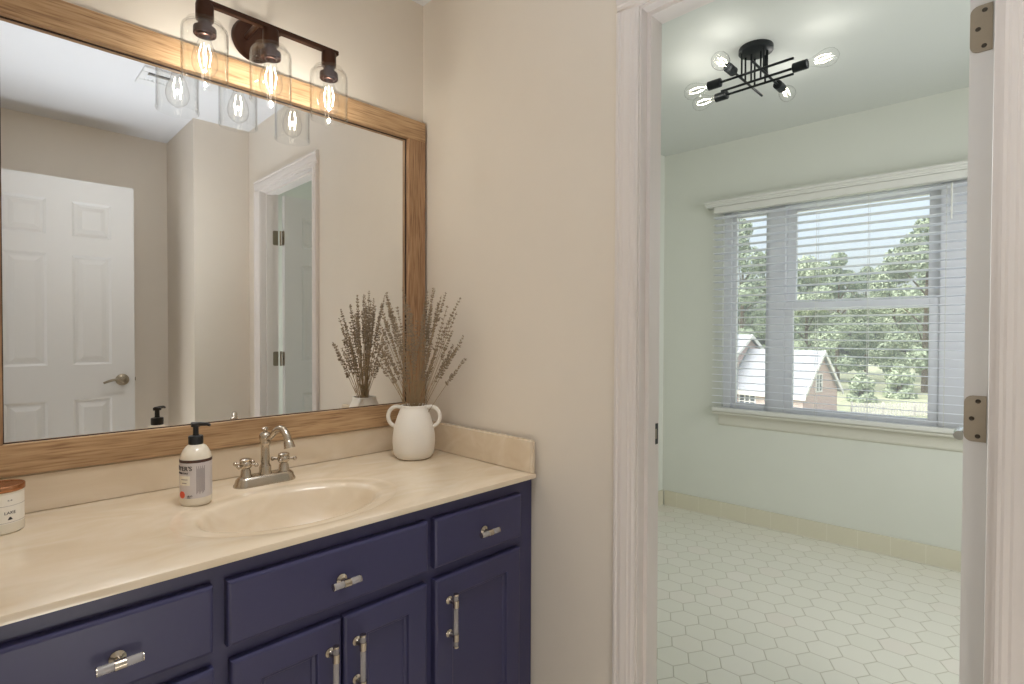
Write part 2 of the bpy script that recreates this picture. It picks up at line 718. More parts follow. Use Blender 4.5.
def text_bm(body, size, extrude=.0004):
    cu = bpy.data.curves.new('lettering', 'FONT')
    cu.body = body
    cu.size = size
    cu.align_x = 'CENTER'
    cu.align_y = 'CENTER'
    cu.extrude = extrude
    cu.resolution_u = 3
    o = bpy.data.objects.new('lettering', cu)
    C.objects.link(o)
    dg = bpy.context.evaluated_depsgraph_get()
    dg.update()
    me = bpy.data.meshes.new_from_object(o.evaluated_get(dg))
    bm = new()
    bm.from_mesh(me)
    bpy.data.objects.remove(o)
    bpy.data.curves.remove(cu)
    bpy.data.meshes.remove(me)
    return bm


def wrap(bm, r, ang0, z0):
    """bend a flat xy drawing around a vertical cylinder of radius r, its middle at angle ang0"""
    for v in bm.verts:
        a = ang0 + v.co.x / r
        rr = r + v.co.z
        v.co = Vector((rr * math.cos(a), rr * math.sin(a), z0 + v.co.y))


def join_into(dst, src):
    me = bpy.data.meshes.new('tmp')
    src.to_mesh(me)
    src.free()
    dst.from_mesh(me)
    bpy.data.meshes.remove(me)


# ------------------------------------------------------------------ the rooms
H = 2.44
XL = -1.25          # left wall, with the doorway the photograph is taken from
YJ, XJ, YB = -1.835, -.304, -2.437
DY0, DY1, DZ = -.949, -1.6385, 2.035   # doorway to the bathroom
WT = .10
Y2, YR = .219, -2.35
ANG = math.atan(.0597)


def far_x(y):
    return 2.2249 - .0597 * y


bm = new(); box(bm, XL - .12, WT, 0, .12, 0, H); struct('wall_back', bm, MAT['wall'])
bm = new()
box(bm, 0, .05, 0, DY0 + .02, 0, H); box(bm, 0, .05, DY1 - .02, YJ - .1, 0, H); box(bm, 0, .05, DY0 + .02, DY1 - .02, DZ + .02, H)
struct('wall_right', bm, MAT['wall'])
bm = new()
box(bm, .05, WT, Y2, DY0 + .02, 0, H); box(bm, .05, WT, DY1 - .02, YR, 0, H); box(bm, .05, WT, DY0 + .02, DY1 - .02, DZ + .02, H)
struct('wall_bath_door', bm, MAT['wall_bath'])
bm = new(); box(bm, XJ, 0, YJ, YB - .12, 0, H); struct('wall_corner', bm, MAT['wall'])
bm = new(); box(bm, XL - .12, XJ, YB, YB - .12, 0, H); struct('wall_front', bm, MAT['wall'])
LD0, LD1 = -1.42, -2.095
bm = new()
box(bm, XL - .12, XL, 0, LD0, 0, H); box(bm, XL - .12, XL, LD1, YB, 0, H); box(bm, XL - .12, XL, LD0, LD1, 2.05, H)
struct('wall_left', bm, MAT['wall'])
bm = new(); box(bm, XL - .12, .05, .12, YB - .12, H, H + .1); struct('ceiling', bm, MAT['ceiling'])
bm = new(); box(bm, XL - .12, WT, 0, YB - .12, -.1, 0); struct('floor', bm, MAT['vinylfloor'])
# hall behind the camera
bm = new()
box(bm, -3.0, -2.9, .2, -3.4, 0, H); box(bm, -2.9, XL - .12, .1, .2, 0, H); box(bm, -2.9, XL - .12, -3.3, -3.4, 0, H)
box(bm, XL - .24, XL - .12, YB, -3.3, 0, H); box(bm, XL - .14, XL - .12, .1, 0, 0, H)
struct('wall_hall', bm, MAT['hall'])
bm = new(); box(bm, -3.0, XL - .12, .2, -3.4, H, H + .1); struct('ceiling_hall', bm, MAT['ceiling'])
bm = new(); box(bm, -3.0, XL - .12, .2, -3.4, -.1, 0); struct('floor_hall', bm, MAT['vinylfloor'])
# bathroom shell
bm = new(); box(bm, .05, far_x(Y2) + .2, Y2, Y2 + .1, 0, H); struct('wall_bath_left', bm, MAT['wall_bath'])
bm = new(); box(bm, .05, far_x(YR) + .2, YR - .1, YR, 0, H); struct('wall_bath_right', bm, MAT['wall_bath'])
bm = new(); box(bm, .05, 2.6, Y2 + .1, YR - .1, H, H + .1); struct('ceiling_bath', bm, MAT['ceiling_bath'])
bm = new(); box(bm, WT, 2.6, Y2 + .1, YR - .1, -.1, 0); struct('floor_bath', bm, MAT['hex'])

# window wall, in its own slightly turned frame: x outwards, y along the wall
WO = (2.2249, 0, 0)


def turned(o):
    o.location = WO
    o.rotation_euler = (0, 0, ANG)
    return o


OY0, OY1, OZ0, OZ1 = -.19, -1.68, .70, 2.01
bm = new()
box(bm, 0, .14, .36, OY0, 0, H); box(bm, 0, .14, OY1, YR - .12, 0, H)
box(bm, 0, .14, OY0, OY1, 0, OZ0); box(bm, 0, .14, OY0, OY1, OZ1, H)
turned(struct('wall_far', bm, MAT['wall_bath']))
bm = new(); box(bm, -.010, 0, Y2 - .02, YR, 0, .104, .002); turned(struct('baseboard_far', bm, MAT['basefar']))
bm = new(); box(bm, WT, far_x(Y2), Y2 - .010, Y2, 0, .104, .002); struct('baseboard_left', bm, MAT['baseside'])

# ------------------------------------------------------------------ window
win = thing('window_1', 'white triple window with a wide double hung sash between two narrow ones', 'window', WO, ANG, kind='structure')
bm = new()
fx0, fx1 = .025, .11
box(bm, fx0, fx1, OY0, OY0 - .045, OZ0, OZ1); box(bm, fx0, fx1, OY1, OY1 + .045, OZ0, OZ1)
box(bm, fx0, fx1, OY0, OY1, OZ0, OZ0 + .02); box(bm, fx0, fx1, OY0, OY1, OZ1 - .03, OZ1)
box(bm, fx0, fx1, -.466, -.556, OZ0, OZ1); box(bm, fx0, fx1, -1.30, -1.412, OZ0, OZ1)
obj('window_frame', bm, MAT['window'], win)


def sash(y0, y1, z0, z1, x0, st=.05, rt=.045, rb=.045):
    bm = new()
    x1 = x0 + .035
    box(bm, x0, x1, y0, y0 - st, z0, z1, .003); box(bm, x0, x1, y1, y1 + st, z0, z1, .003)
    box(bm, x0, x1, y0 - st, y1 + st, z0, z0 + rb, .003); box(bm, x0, x1, y0 - st, y1 + st, z1 - rt, z1, .003)
    s = obj('sash', bm, MAT['window'], win)
    bm = new()
    xm = (x0 + x1) / 2
    box(bm, xm - .002, xm + .002, y0 - st + .004, y1 + st - .004, z0 + rb - .004, z1 - rt + .004)
    obj('pane', bm, MAT['pane'], s)


sash(-.235, -.466, OZ0 + .02, OZ1 - .03, .05, .026, .030, .035)
sash(-.556, -1.30, 1.345, OZ1 - .03, .07, .052, .034, .05)
sash(-.556, -1.30, OZ0 + .02, 1.395, .035, .045, .05, .035)
sash(-1.412, -1.635, OZ0 + .02, OZ1 - .03, .05, .028, .02, .035)
bm = new()
box(bm, -.055, .03, -.145, -1.74, .683, .702, .006, 3)
obj('window_stool', bm, MAT['sill'], win)
bm = new()
prism(bm, [(0, .683), (-.014, .683), (-.014, .622), (-.011, .614), (-.006, .610), (0, .606)], 'y', -.175, -1.71)
obj('window_apron', bm, MAT['sill'], win)

# blind
bl = thing('window_blind', 'white wooden slat blind lowered over the whole bathroom window', 'blind', WO, ANG)
bm = new()
prism(bm, [(0, 2.019), (-.066, 2.019), (-.068, 2.026), (-.076, 2.029), (-.078, 2.035), (-.088, 2.039), (-.092, 2.041), (-.092, 2.052), (0, 2.052)], 'y', -.10, -1.79)
obj('valance', bm, MAT['blind'], bl)
bm = new(); box(bm, -.062, -.012, -.15, -1.74, 1.978, 2.018, .003); obj('headrail', bm, MAT['blind'], bl)
bm = new()
nsl = 27
pitch_s = (1.975 - .735) / nsl
for i in range(nsl):
    zc = .735 + pitch_s * (i + .45)
    s = -.10
    pts = []
    for k in range(5):
        t = -1 + k * .5
        pts.append((-.037 + .024 * t, zc + s * .024 * t + .0016 * (1 - t * t)))
    poly = pts + [(p[0], p[1] - .0026) for p in pts[::-1]]
    prism(bm, poly, 'y', -.148, -1.742)
obj('slats', bm, MAT['slat'], bl, 50)
bm = new(); box(bm, -.062, -.012, -.148, -1.742, .703, .728, .004); obj('bottom_rail', bm, MAT['blind'], bl)
bm = new()
for y in (-.30, -.745, -.995, -1.325, -1.60):
    for x in (-.063, -.011):
        tube(bm, [(x, y, .715), (x, y, 1.96)], .0011, 5)
obj('ladder_cord', bm, MAT['blind'], bl)
bm = new(); tube(bm, [(-.068, -1.345, 1.96), (-.068, -1.345, 1.78)], .004, 8); obj('tilt_wand', bm, MAT['blind'], bl)

# ------------------------------------------------------------------ bathroom doorway trim
# casing profile across its width (0 = outer edge), depth away from the wall
CP = [(0, 0), (0, .015), (.004, .019), (.010, .019), (.013, .016), (.020, .016), (.023, .018), (.030, .0175), (.036, .015), (.042, .015), (.046, .0125), (.054, .012), (.058, .009), (.063, .008), (.063, 0)]
bm = new()
rv = .004
prism(bm, [(-d, DY0 + rv + .063 - w) for w, d in CP], 'z', 0, DZ + rv)
prism(bm, [(-d, DY1 - rv - .063 + w) for w, d in CP], 'z', 0, DZ + rv)
prism(bm, [(-d, DZ + rv + .063 - w) for w, d in CP], 'y', DY0 + rv + .063, DY1 - rv - .063)
struct('trim_1', bm, MAT['trim'], None, 25)
tag(bpy.data.objects['trim_1'])
bm = new()
box(bm, -.001, WT + .001, DY0, DY0 + .02, 0, DZ + .02); box(bm, -.001, WT + .001, DY1 - .02, DY1, 0, DZ + .02); box(bm, -.001, WT + .001, DY0, DY1, DZ, DZ + .02)
box(bm, .028, .064, DY0 - .011, DY0, 0, DZ - .011); box(bm, .028, .064, DY1, DY1 + .011, 0, DZ - .011); box(bm, .028, .064, DY0, DY1, DZ - .011, DZ)
jb = struct('trim_2', bm, MAT['trim'])
b = B()
box(b.bm, .071, .097, DY0 - .0012, DY0 + .001, .90, .957, .0008); b.m(MAT['darknickel'])
box(b.bm, .079, .090, DY0 - .0016, DY0, .915, .942); b.m(MAT['blackplastic'])
obj('strike_plate', b, None, jb)
# casing on the bathroom side
bm = new()
prism(bm, [(WT + d, DY0 + rv + .063 - w) for w, d in CP], 'z', 0, DZ + rv)
prism(bm, [(WT + d, DZ + rv + .063 - w) for w, d in CP], 'y', DY0 + rv + .063, DY1 - rv - .063)
struct('trim_3', bm, MAT['trim'], None, 25)


# ------------------------------------------------------------------ six panel doors
def door_leaf(w, h, t, st):
    """hinge edge at x=0, leaf along +x, thickness from y=0 to y=-t"""
    bm = new()
    mid = .106
    pw = (w - 2 * st - mid) / 2
    cols = [(st, st + pw), (st + pw + mid, w - st)]
    rows = [(.21, .828), (1.019, 1.618), (1.719, 1.911)]
    box(bm, 0, st, 0, -t, .008, h); box(bm, w - st, w, 0, -t, .008, h)
    box(bm, cols[0][1], cols[1][0], 0, -t, .008, h)
    zs = [.008] + [z for r in rows for z in r] + [h]
    for a, b_ in zip(zs[::2], zs[1::2]):
        for c in cols:
            box(bm, c[0], c[1], 0, -t, a, b_)
    for c in cols:
        for r in rows:
            o_ = (c[0], c[1], r[0], r[1])
            ins = lambda d: (c[0] + d, c[1] - d, r[0] + d, r[1] - d)
            box(bm, c[0], c[1], -.010, -t + .010, r[0], r[1])
            for y, sgn in ((0, -1), (-t, 1)):
                # ogee slope around the opening
                for k in range(4):
                    oo = [(o_[0], o_[2]), (o_[1], o_[2]), (o_[1], o_[3]), (o_[0], o_[3])]
                    ii = ins(.012)
                    i2 = [(ii[0], ii[2]), (ii[1], ii[2]), (ii[1], ii[3]), (ii[0], ii[3])]
                    j = (k + 1) % 4
                    bm.faces.new([bm.verts.new(p) for p in ((oo[k][0], y + sgn * .0005, oo[k][1]), (oo[j][0], y + sgn * .0005, oo[j][1]), (i2[j][0], y + sgn * .0095, i2[j][1]), (i2[k][0], y + sgn * .0095, i2[k][1]))])
                frust(bm, ins(.018), y + sgn * .012, ins(.045), y + sgn * .002)
    return bm


def lever(parent, x, z, y, sgn, towards, mat='darknickel', droop=1):
    """rose, neck and curved lever on the face at y, pointing along x*towards"""
    b = B()
    lathe(b.bm, [(.001, -.001), (.033, 0), (.033, .005), (.026, .010), (.013, .014), (.011, .040), (.0145, .046), (.0150, .058), (.010, .064), (.001, .065)], 24, (x, y, z), (0, sgn, 0))
    pts, rr = [], []
    for i in range(11):
        t = i / 10
        pts.append((x + towards * (t * .092), y + sgn * (.054 + .004 * math.sin(t * PI)), z + droop * (.006 * math.sin(t * PI * 1.1) - .010 * t * t)))
        rr.append(.0095 - .0035 * t if droop else .0125)
    tube(b.bm, pts, rr, 10)
    b.m(MAT[mat])
    obj('door_handle', b, None, parent, 40)


# door between vanity room and bathroom, standing open into the bathroom
d1 = thing('door_1', 'white panelled bathroom door swung open, only its hinge edge showing at right', 'door', (WT + .018, DY1 + .0168, 0), 0, kind='structure')
leaf = obj('door_leaf', door_leaf(.682, 2.025, .035, .107), MAT['door'], d1)
leaf.location = (0, .035, 0)
for zz in (1.772, 1.041, .24):
    b = B()
    # leaf half on the door's hinge edge: rounded corners away from the knuckle
    rr, y0, y1, hz = .013, .002, .0345, .0435
    poly = [(y0, -hz), (y1 - rr, -hz)] + [(y1 - rr + rr * math.sin(a), -hz + rr - rr * math.cos(a)) for a in (PI / 8, PI / 4, 3 * PI / 8, PI / 2)]
    poly += [(p[0], -p[1]) for p in poly[::-1]]
    prism(b.bm, [(p[0], p[1] + zz) for p in poly], 'x', -.0022, .0006)
    # half on the jamb
    jx0 = -.018 - .0340
    polyj = [(-.018 - .002 - p[0] + .002, p[1] + zz) for p in poly]
    prism(b.bm, polyj, 'y', -.0168, -.0146)
    b.m(MAT['darknickel'])
    tube(b.bm, [(-.006, -.0085, zz - .0445), (-.006, -.0085, zz + .0445)], .0062, 10)
    b.m(MAT['darknickel'])
    for y, dz in ((.014, .033), (.023, 0), (.014, -.033)):
        lathe(b.bm, [(.0001, -.0004), (.0042, 0), (.0034, .0008), (.0012, .0002)], 12, (-.0022, y, zz + dz), (-1, 0, 0))
    b.m(MAT['screw'])
    obj('hinge', b, None, d1, 40)
lever(d1, .622, .93, .035, 1, -1, 'chrome', 0)
lever(d1, .622, .93, 0, -1, -1)

# the door the photograph was taken through: open, seen in the mirror
d2 = thing('door_2', 'white six panel door standing open in front of the beige wall, seen in the mirror', 'door', (-1.215, -2.100, 0), R(2.0), kind='structure')
obj('door_leaf', door_leaf(.664, 2.03, .035, .107), MAT['door'], d2)
lever(d2, .604, .927, 0, 1, -1)
lever(d2, .604, .927, -.035, -1, -1)
bm = new(); box(bm, .6635, .670, -.0245, -.0105, .918, .938, .001); obj('latch', bm, MAT['nickel'], d2)
for zz in (1.78, 1.04, .24):
    bm = new(); tube(bm, [(-.004, .004, zz - .044), (-.004, .004, zz + .044)], .006, 10)
    obj('hinge', bm, MAT['darknickel'], d2)

# ------------------------------------------------------------------ wall mirror
mr = thing('wall_mirror', 'large wall mirror in a light wooden frame above the vanity', 'mirror', (-.627, 0, .8688))
fx, fh, fb = .618, 1.118, .072     # half width, height, board width
YF, YM = -.030, -.006
bm = new(); box(bm, -fx, fx, YF, -.001, fh - fb, fh, .0015); obj('top_rail', bm, MAT['woodx'], mr)
bm = new(); box(bm, -fx, fx, YF, -.001, 0, fb, .0015); obj('bottom_rail', bm, MAT['woodx'], mr)
for a, b_ in ((-fx, -fx + fb), (fx - fb, fx)):
    bm = new(); box(bm, a, b_, YF + .001, -.001, fb, fh - fb, .0015); obj('stile', bm, MAT['woodz'], mr)
bm = new(); box(bm, -fx + fb - .004, fx - fb + .004, YM, -.002, fb - .004, fh - fb + .004); obj('mirror_glass', bm, MAT['mirror'], mr)
bm = new()
g = .0022
for (a, b_, c, d) in ((-fx + fb, fx - fb, fh - fb - g, fh - fb), (-fx + fb, fx - fb, fb, fb + g), (-fx + fb, -fx + fb + g, fb, fh - fb), (fx - fb - g, fx - fb, fb, fh - fb)):
    box(bm, a, b_, YM - .0004, YM - .0030, c, d)
obj('gap_shade_strip', bm, MAT['gap_shade'], mr)  # dark strips stand in for shade in the gap around the glass

# ------------------------------------------------------------------ vanity cabinet
CZ, CD = .7751, .6008         # worktop height and depth
VX0, VX1 = XL + .003, -.003
yf = -.578                    # cabinet face
va = thing('vanity_cabinet', 'navy painted vanity cabinet with shaker doors under the cream sink top', 'cabinet', (0, 0, 0))
b = B()
ZT = CZ - .0155
box(b.bm, VX0, VX1 - .012, yf, yf + .02, .09, ZT, .001)
box(b.bm, VX0, VX0 + .018, yf + .02, -.003, .0, ZT); box(b.bm, VX1 - .032, VX1 - .012, yf + .02, -.003, .0, ZT)
box(b.bm, VX0 + .018, VX1 - .032, yf + .02, -.003, .09, .108); box(b.bm, VX0 + .018, VX1 - .032, -.012, -.003, .108, ZT)
box(b.bm, VX0 + .018, VX1 - .032, yf + .07, yf + .085, 0, .09)
box(b.bm, VX1 - .012, VX1 - .001, yf + .004, yf + .02, 0, ZT)      # scribe strip against the wall
b.m(MAT['navy'])
obj('body', b, None, va)


def knob_t(parent, x, z, y):
    """clear acrylic T bar on a metal post"""
    b = B()
    lathe(b.bm, [(.001, 0), (.0125, 0), (.0125, .003), (.009, .005), (.0055, .007), (.0055, .022), (.0001, .022)], 18, (x, y, z), (0, -1, 0))
    tube(b.bm, [(x - .008, y - .026, z), (x + .008, y - .026, z)], .0088, 14)
    for s in (-1, 1):
        tube(b.bm, [(x + s * .031, y - .026, z), (x + s * .0325, y - .026, z)], .0080, 14)
    b.m(MAT['nickel'])
    for s in (-1, 1):
        tube(b.bm, [(x + s * .008, y - .026, z), (x + s * .031, y - .026, z)], .0075, 14)
    b.m(MAT['acrylic'])
    obj('drawer_knob', b, None, parent, 40, 'clear acrylic bar on a pale metal post')


def pull(parent, x, zt, y, L=.139):
    """upright acrylic bar pull with two posts"""
    b = B()
    for zz in (zt - .026, zt - L + .026):
        lathe(b.bm, [(.001, 0), (.0105, 0), (.0105, .003), (.0065, .006), (.0048, .008), (.0048, .028), (.0001, .028)], 16, (x, y, zz), (0, -1, 0))
        tube(b.bm, [(x, y - .030, zz - .009), (x, y - .030, zz + .009)], .0078, 14)
    tube(b.bm, [(x, y - .030, zt), (x, y - .030, zt - .004)], .0070, 14)
    tube(b.bm, [(x, y - .030, zt - L), (x, y - .030, zt - L + .004)], .0070, 14)
    b.m(MAT['nickel'])
    for za, zb in ((zt - .004, zt - .017), (zt - .035, zt - L + .035), (zt - L + .004, zt - L + .017)):
        tube(b.bm, [(x, y - .030, za), (x, y - .030, zb)], .0062, 14)
    b.m(MAT['acrylic'])
    obj('door_pull', b, None, parent, 40, 'upright clear acrylic pull on two pale metal posts')


yd = yf - .021


def loft_rects(bm, x0, x1, z0, z1, steps):
    rs_ = []
    for d, y in steps:
        rs_.append([bm.verts.new(p) for p in ((x0 + d, y, z0 + d), (x1 - d, y, z0 + d), (x1 - d, y, z1 - d), (x0 + d, y, z1 - d))])
    for a, b_ in zip(rs_, rs_[1:]):
        for k in range(4):
            j = (k + 1) % 4
            bm.faces.new((a[k], a[j], b_[j], b_[k]))
    bm.faces.new(rs_[0][::-1])
    bm.faces.new(rs_[-1])


def slab_front(x0, x1, z0, z1):
    b = B()
    loft_rects(b.bm, x0, x1, z0, z1, [(0, yf - .0005), (0, yf - .0155), (.0012, yf - .0182), (.0035, yf - .0198), (.007, yd)])
    b.m(MAT['navy'])
    return b


def shaker(x0, x1, z0, z1, s=.055):
    b = B()
    loft_rects(b.bm, x0, x1, z0, z1, [(0, yf - .0005), (0, yf - .0155), (.0012, yf - .0182), (.0035, yf - .0198), (.007, yd), (s, yd), (s + .0015, yd + .0015), (s + .003, yd + .0065), (s + .010, yf - .0125), (s + .012, yf - .0100)])
    b.m(MAT['navy'])
    return b


ZD0, ZD1 = .596, .7235
dr = obj('drawer', slab_front(-1.223, -.905, ZD0, ZD1), None, va); knob_t(dr, -1.053, .652, yd)
dr = obj('drawer', slab_front(-.881, -.411, ZD0, ZD1), None, va); knob_t(dr, -.648, .654, yd)
dr = obj('drawer', slab_front(-.390, -.073, ZD0, ZD1), None, va); knob_t(dr, -.224, .654, yd)
for x0, x1, px in ((-1.223, -.904, -.95), (-.875, -.647, -.676), (-.6415, -.4145, -.612), (-.389, -.076, -.3465)):
    dd = obj('door', shaker(x0, x1, .125, .566), None, va)
    pull(dd, px, .5285, yd)

# ------------------------------------------------------------------ worktop with moulded basin
vt = thing('sink_countertop', 'cream cultured marble countertop with moulded oval sink', 'countertop', (0, 0, 0))
X0, X1, Y0c, Y1c = VX0, -.012, -CD, -.002
cx0, cy0 = -.653, -.372
ang = sorted({2 * PI * k / 112 for k in range(112)} | {math.atan2(y - cy0, x - cx0) % (2 * PI) for x in (X0, X1) for y in (Y0c, Y1c)})


def rect_pt(a, ins):
    dx, dy = math.cos(a), math.sin(a)
    ts_ = []
    for lim, d, c in ((X1, dx, cx0), (X0, dx, cx0)):
        if abs(d) > 1e-9 and (lim - c) / d > 0:
            ts_.append((lim - c) / d)
    for lim, d, c in ((Y1c, dy, cy0), (Y0c + ins, dy, cy0)):
        if abs(d) > 1e-9 and (lim - c) / d > 0:
            ts_.append((lim - c) / d)
    t = min(ts_)
    return cx0 + dx * t, cy0 + dy * t


def ell(a, ra, rb, ox=0, oy=0):
    # point of the ellipse in direction a from the centre
    k = 1 / math.sqrt((math.cos(a) / ra) ** 2 + (math.sin(a) / rb) ** 2)
    return cx0 + ox + math.cos(a) * k, cy0 + oy + math.sin(a) * k


bm = new()
rings = []


def ring(f, z):
    rings.append([bm.verts.new((*f(a), z)) for a in ang])


ring(lambda a: rect_pt(a, .016), CZ - .0152)
ring(lambda a: rect_pt(a, 0), CZ - .0152)
ring(lambda a: rect_pt(a, 0), CZ - .004)
ring(lambda a: rect_pt(a, .0015), CZ - .0012)
ring(lambda a: rect_pt(a, .005), CZ)
ring(lambda a: [.5 * (p + q) for p, q in zip(rect_pt(a, .005), ell(a, .272, .196))], CZ)
ring(lambda a: ell(a, .272, .196), CZ)
ring(lambda a: ell(a, .268, .193), CZ - .0012)
ring(lambda a: ell(a, .262, .188), CZ - .0030)
ring(lambda a: ell(a, .250, .178), CZ - .0036)
ring(lambda a: ell(a, .232, .162), CZ - .0040)
ring(lambda a: ell(a, .224, .155), CZ - .0052)
ring(lambda a: ell(a, .217, .149), CZ - .0085)
ring(lambda a: ell(a, .211, .143), CZ - .016)
ring(lambda a: ell(a, .203, .136), CZ - .035)
ring(lambda a: ell(a, .190, .124), CZ - .066)
ring(lambda a: ell(a, .166, .106), CZ - .098)
ring(lambda a: ell(a, .125, .080), CZ - .120)
ring(lambda a: ell(a, .070, .048), CZ - .131)
ring(lambda a: ell(a, .024, .024), CZ - .135)
ring(lambda a: ell(a, .022, .022), CZ - .150)
for a, b_ in zip(rings, rings[1:]):
    for k in range(len(ang)):
        k2 = (k + 1) % len(ang)
        bm.faces.new((a[k], a[k2], b_[k2], b_[k]))
bm.faces.new(rings[-1])
top = obj('countertop', bm, MAT['marble'], vt, 35)
bm = new(); box(bm, X0, X1, -.020, -.002, CZ - .002, .8675, .004, 3); obj('backsplash', bm, MAT['marble'], vt, 40)
bm = new(); box(bm, -.030, -.012, -CD + .002, -.0195, CZ - .002, .875, .004, 3); obj('side_splash', bm, MAT['marble'], vt, 40)
b = B()
lathe(b.bm, [(.0001, .004), (.010, .0035), (.018, .001), (.0235, .0015), (.0245, 0), (.0235, -.004), (.0001, -.004)], 24, (cx0, cy0, CZ - .1345))
b.m(MAT['nickel'])
obj('drain', b, None, vt, 40)

# ------------------------------------------------------------------ faucet
fa = thing('faucet', 'brushed nickel two handle faucet with curved spout behind the sink', 'faucet', (-.638, -.136, CZ))
bm = new()
# stepped base plate with rounded ends


def stadium(hx, hy, n=10):
    pts = []
    for k in range(n + 1):
        a = -PI / 2 + PI * k / n
        pts.append((hx - hy + hy * math.cos(a) * 1.0, hy * math.sin(a)))
    pts += [(-p[0], -p[1]) for p in pts]
    return pts


lv = [(.084, .0285, 0), (.084, .0285, .004), (.080, .026, .010), (.078, .0245, .019), (.072, .021, .025), (.069, .019, .0265)]
rs = [[bm.verts.new((x, y, z)) for x, y in stadium(hx, hy)] for hx, hy, z in lv]
for a, b_ in zip(rs, rs[1:]):
    for k in range(len(a)):
        bm.faces.new((a[k], a[(k + 1) % len(a)], b_[(k + 1) % len(a)], b_[k]))
bm.faces.new(rs[0][::-1]); bm.faces.new(rs[-1])
obj('base_plate', bm, MAT['nickel'], fa, 40)
b = B()
lathe(b.bm, [(.0175, .024), (.0175, .028), (.0160, .034), (.0160, .046), (.0135, .051), (.0118, .055), (.0112, .100), (.0114, .106), (.0138, .109), (.0142, .114), (.0132, .118), (.0155, .124), (.0160, .132), (.0140, .139), (.0090, .143), (.0055, .145), (.0055, .148), (.0092, .150), (.0095, .154), (.005, .157), (.0001, .158)], 28)
# gooseneck turned a little to the right
sw = R(20)
path = []
for q, z in ((.004, .124), (.015, .126), (.026, .134), (.037, .146), (.048, .1540), (.059, .1570), (.070, .1545), (.079, .147), (.086, .136), (.090, .124)):
    path.append((q * math.sin(sw), -q * math.cos(sw), z))
tube(b.bm, path, [.0080, .0076, .0076, .0082, .0088, .0094, .0098, .0100, .0102, .0104], 16)
lathe(b.bm, [(.0108, 0), (.0128, .004), (.0146, .017), (.0150, .020), (.0115, .020), (.0108, .013), (.0001, .012)], 22, (.0898 * math.sin(sw), -.0898 * math.cos(sw), .126), (.25 * math.sin(sw), -.25 * math.cos(sw), -1))
b.m(MAT['nickel'])
obj('spout', b, None, fa, 40)
for s in (-1, 1):
    b = B()
    ox = s * .052
    lathe(b.bm, [(.0165, .024), (.0165, .027), (.0140, .031), (.0128, .043), (.0108, .046), (.0105, .049), (.0150, .052), (.0168, .057), (.0168, .064), (.0140, .068), (.0155, .070), (.0155, .074), (.0095, .077), (.0001, .078)], 24, (ox, 0, 0))
    for k in range(4):
        a = k * PI / 2 + R(38) + (0 if s < 0 else .25)
        d = Vector((math.cos(a), math.sin(a), 0))
        p = Vector((ox, 0, .060))
        tube(b.bm, [p + d * .010, p + d * .028], .0034, 8)
        sphere(b.bm, p + d * .031, .0060, seg=12, rings=8)
    b.m(MAT['nickel'])
    obj('cross_handle', b, None, fa, 40)

# ------------------------------------------------------------------ soap bottle
sb = thing('soap_bottle', 'milky hand soap bottle with black pump and lilac label beside the sink', 'soap bottle', (-.830, -.203, CZ))
rb = .0350
bm = new()
lathe(bm, [(.0001, .001), (.031, .0), (.0338, .003), (rb, .010), (rb, .112), (.0332, .122), (.0285, .133), (.022, .142), (.0155, .147), (.0135, .149), (.0135, .156), (.0001, .156)], 40)
bo = obj('bottle', bm, MAT['bottle'], sb, 40)
b = B()
lathe(b.bm, [(.0001, .147), (.0160, .147), (.0165, .149), (.0165, .166), (.0150, .168), (.0075, .169), (.0065, .172), (.0062, .190), (.0105, .190), (.0110, .193), (.0105, .198), (.0001, .1985)], 26)
da = R(-45)      # nozzle points to the right of the picture
tube(b.bm, [(-.010 * math.cos(da), -.010 * math.sin(da), .1955), (.012 * math.cos(da), .012 * math.sin(da), .1965), (.028 * math.cos(da), .028 * math.sin(da), .1965), (.036 * math.cos(da), .036 * math.sin(da), .1935)], [.0055, .0050, .0040, .0032], 10)
b.m(MAT['blackplastic'])
obj('pump', b, None, sb, 40)
# label: everything wrapped around the bottle; a0 faces the camera
a0 = math.atan2(-1.7014 + .19, -1.2218 + .828)


def arc(bm, r0, r1, aa, ab, z0, z1, n=24):
    vs_ = []
    for i in range(n + 1):
        a = aa + (ab - aa) * i / n
        vs_.append([bm.verts.new((r * math.cos(a), r * math.sin(a), z)) for r, z in ((r0, z0), (r1, z0), (r1, z1), (r0, z1))])
    for p, q in zip(vs_, vs_[1:]):
        for k in range(4):
            bm.faces.new((p[k], p[(k + 1) % 4], q[(k + 1) % 4], q[k]))
    bm.faces.new(vs_[0]); bm.faces.new(vs_[-1][::-1])


b = B()
arc(b.bm, rb - .0005, rb + .0004, a0 - 1.75, a0 + 1.75, .020, .106); b.m(MAT['label'])
arc(b.bm, rb - .0005, rb + .0006, a0 - 1.75, a0 + 1.75, .106, .113); b.m(MAT['brown'])
lb = obj('label', b, None, sb, 30)
b = B()
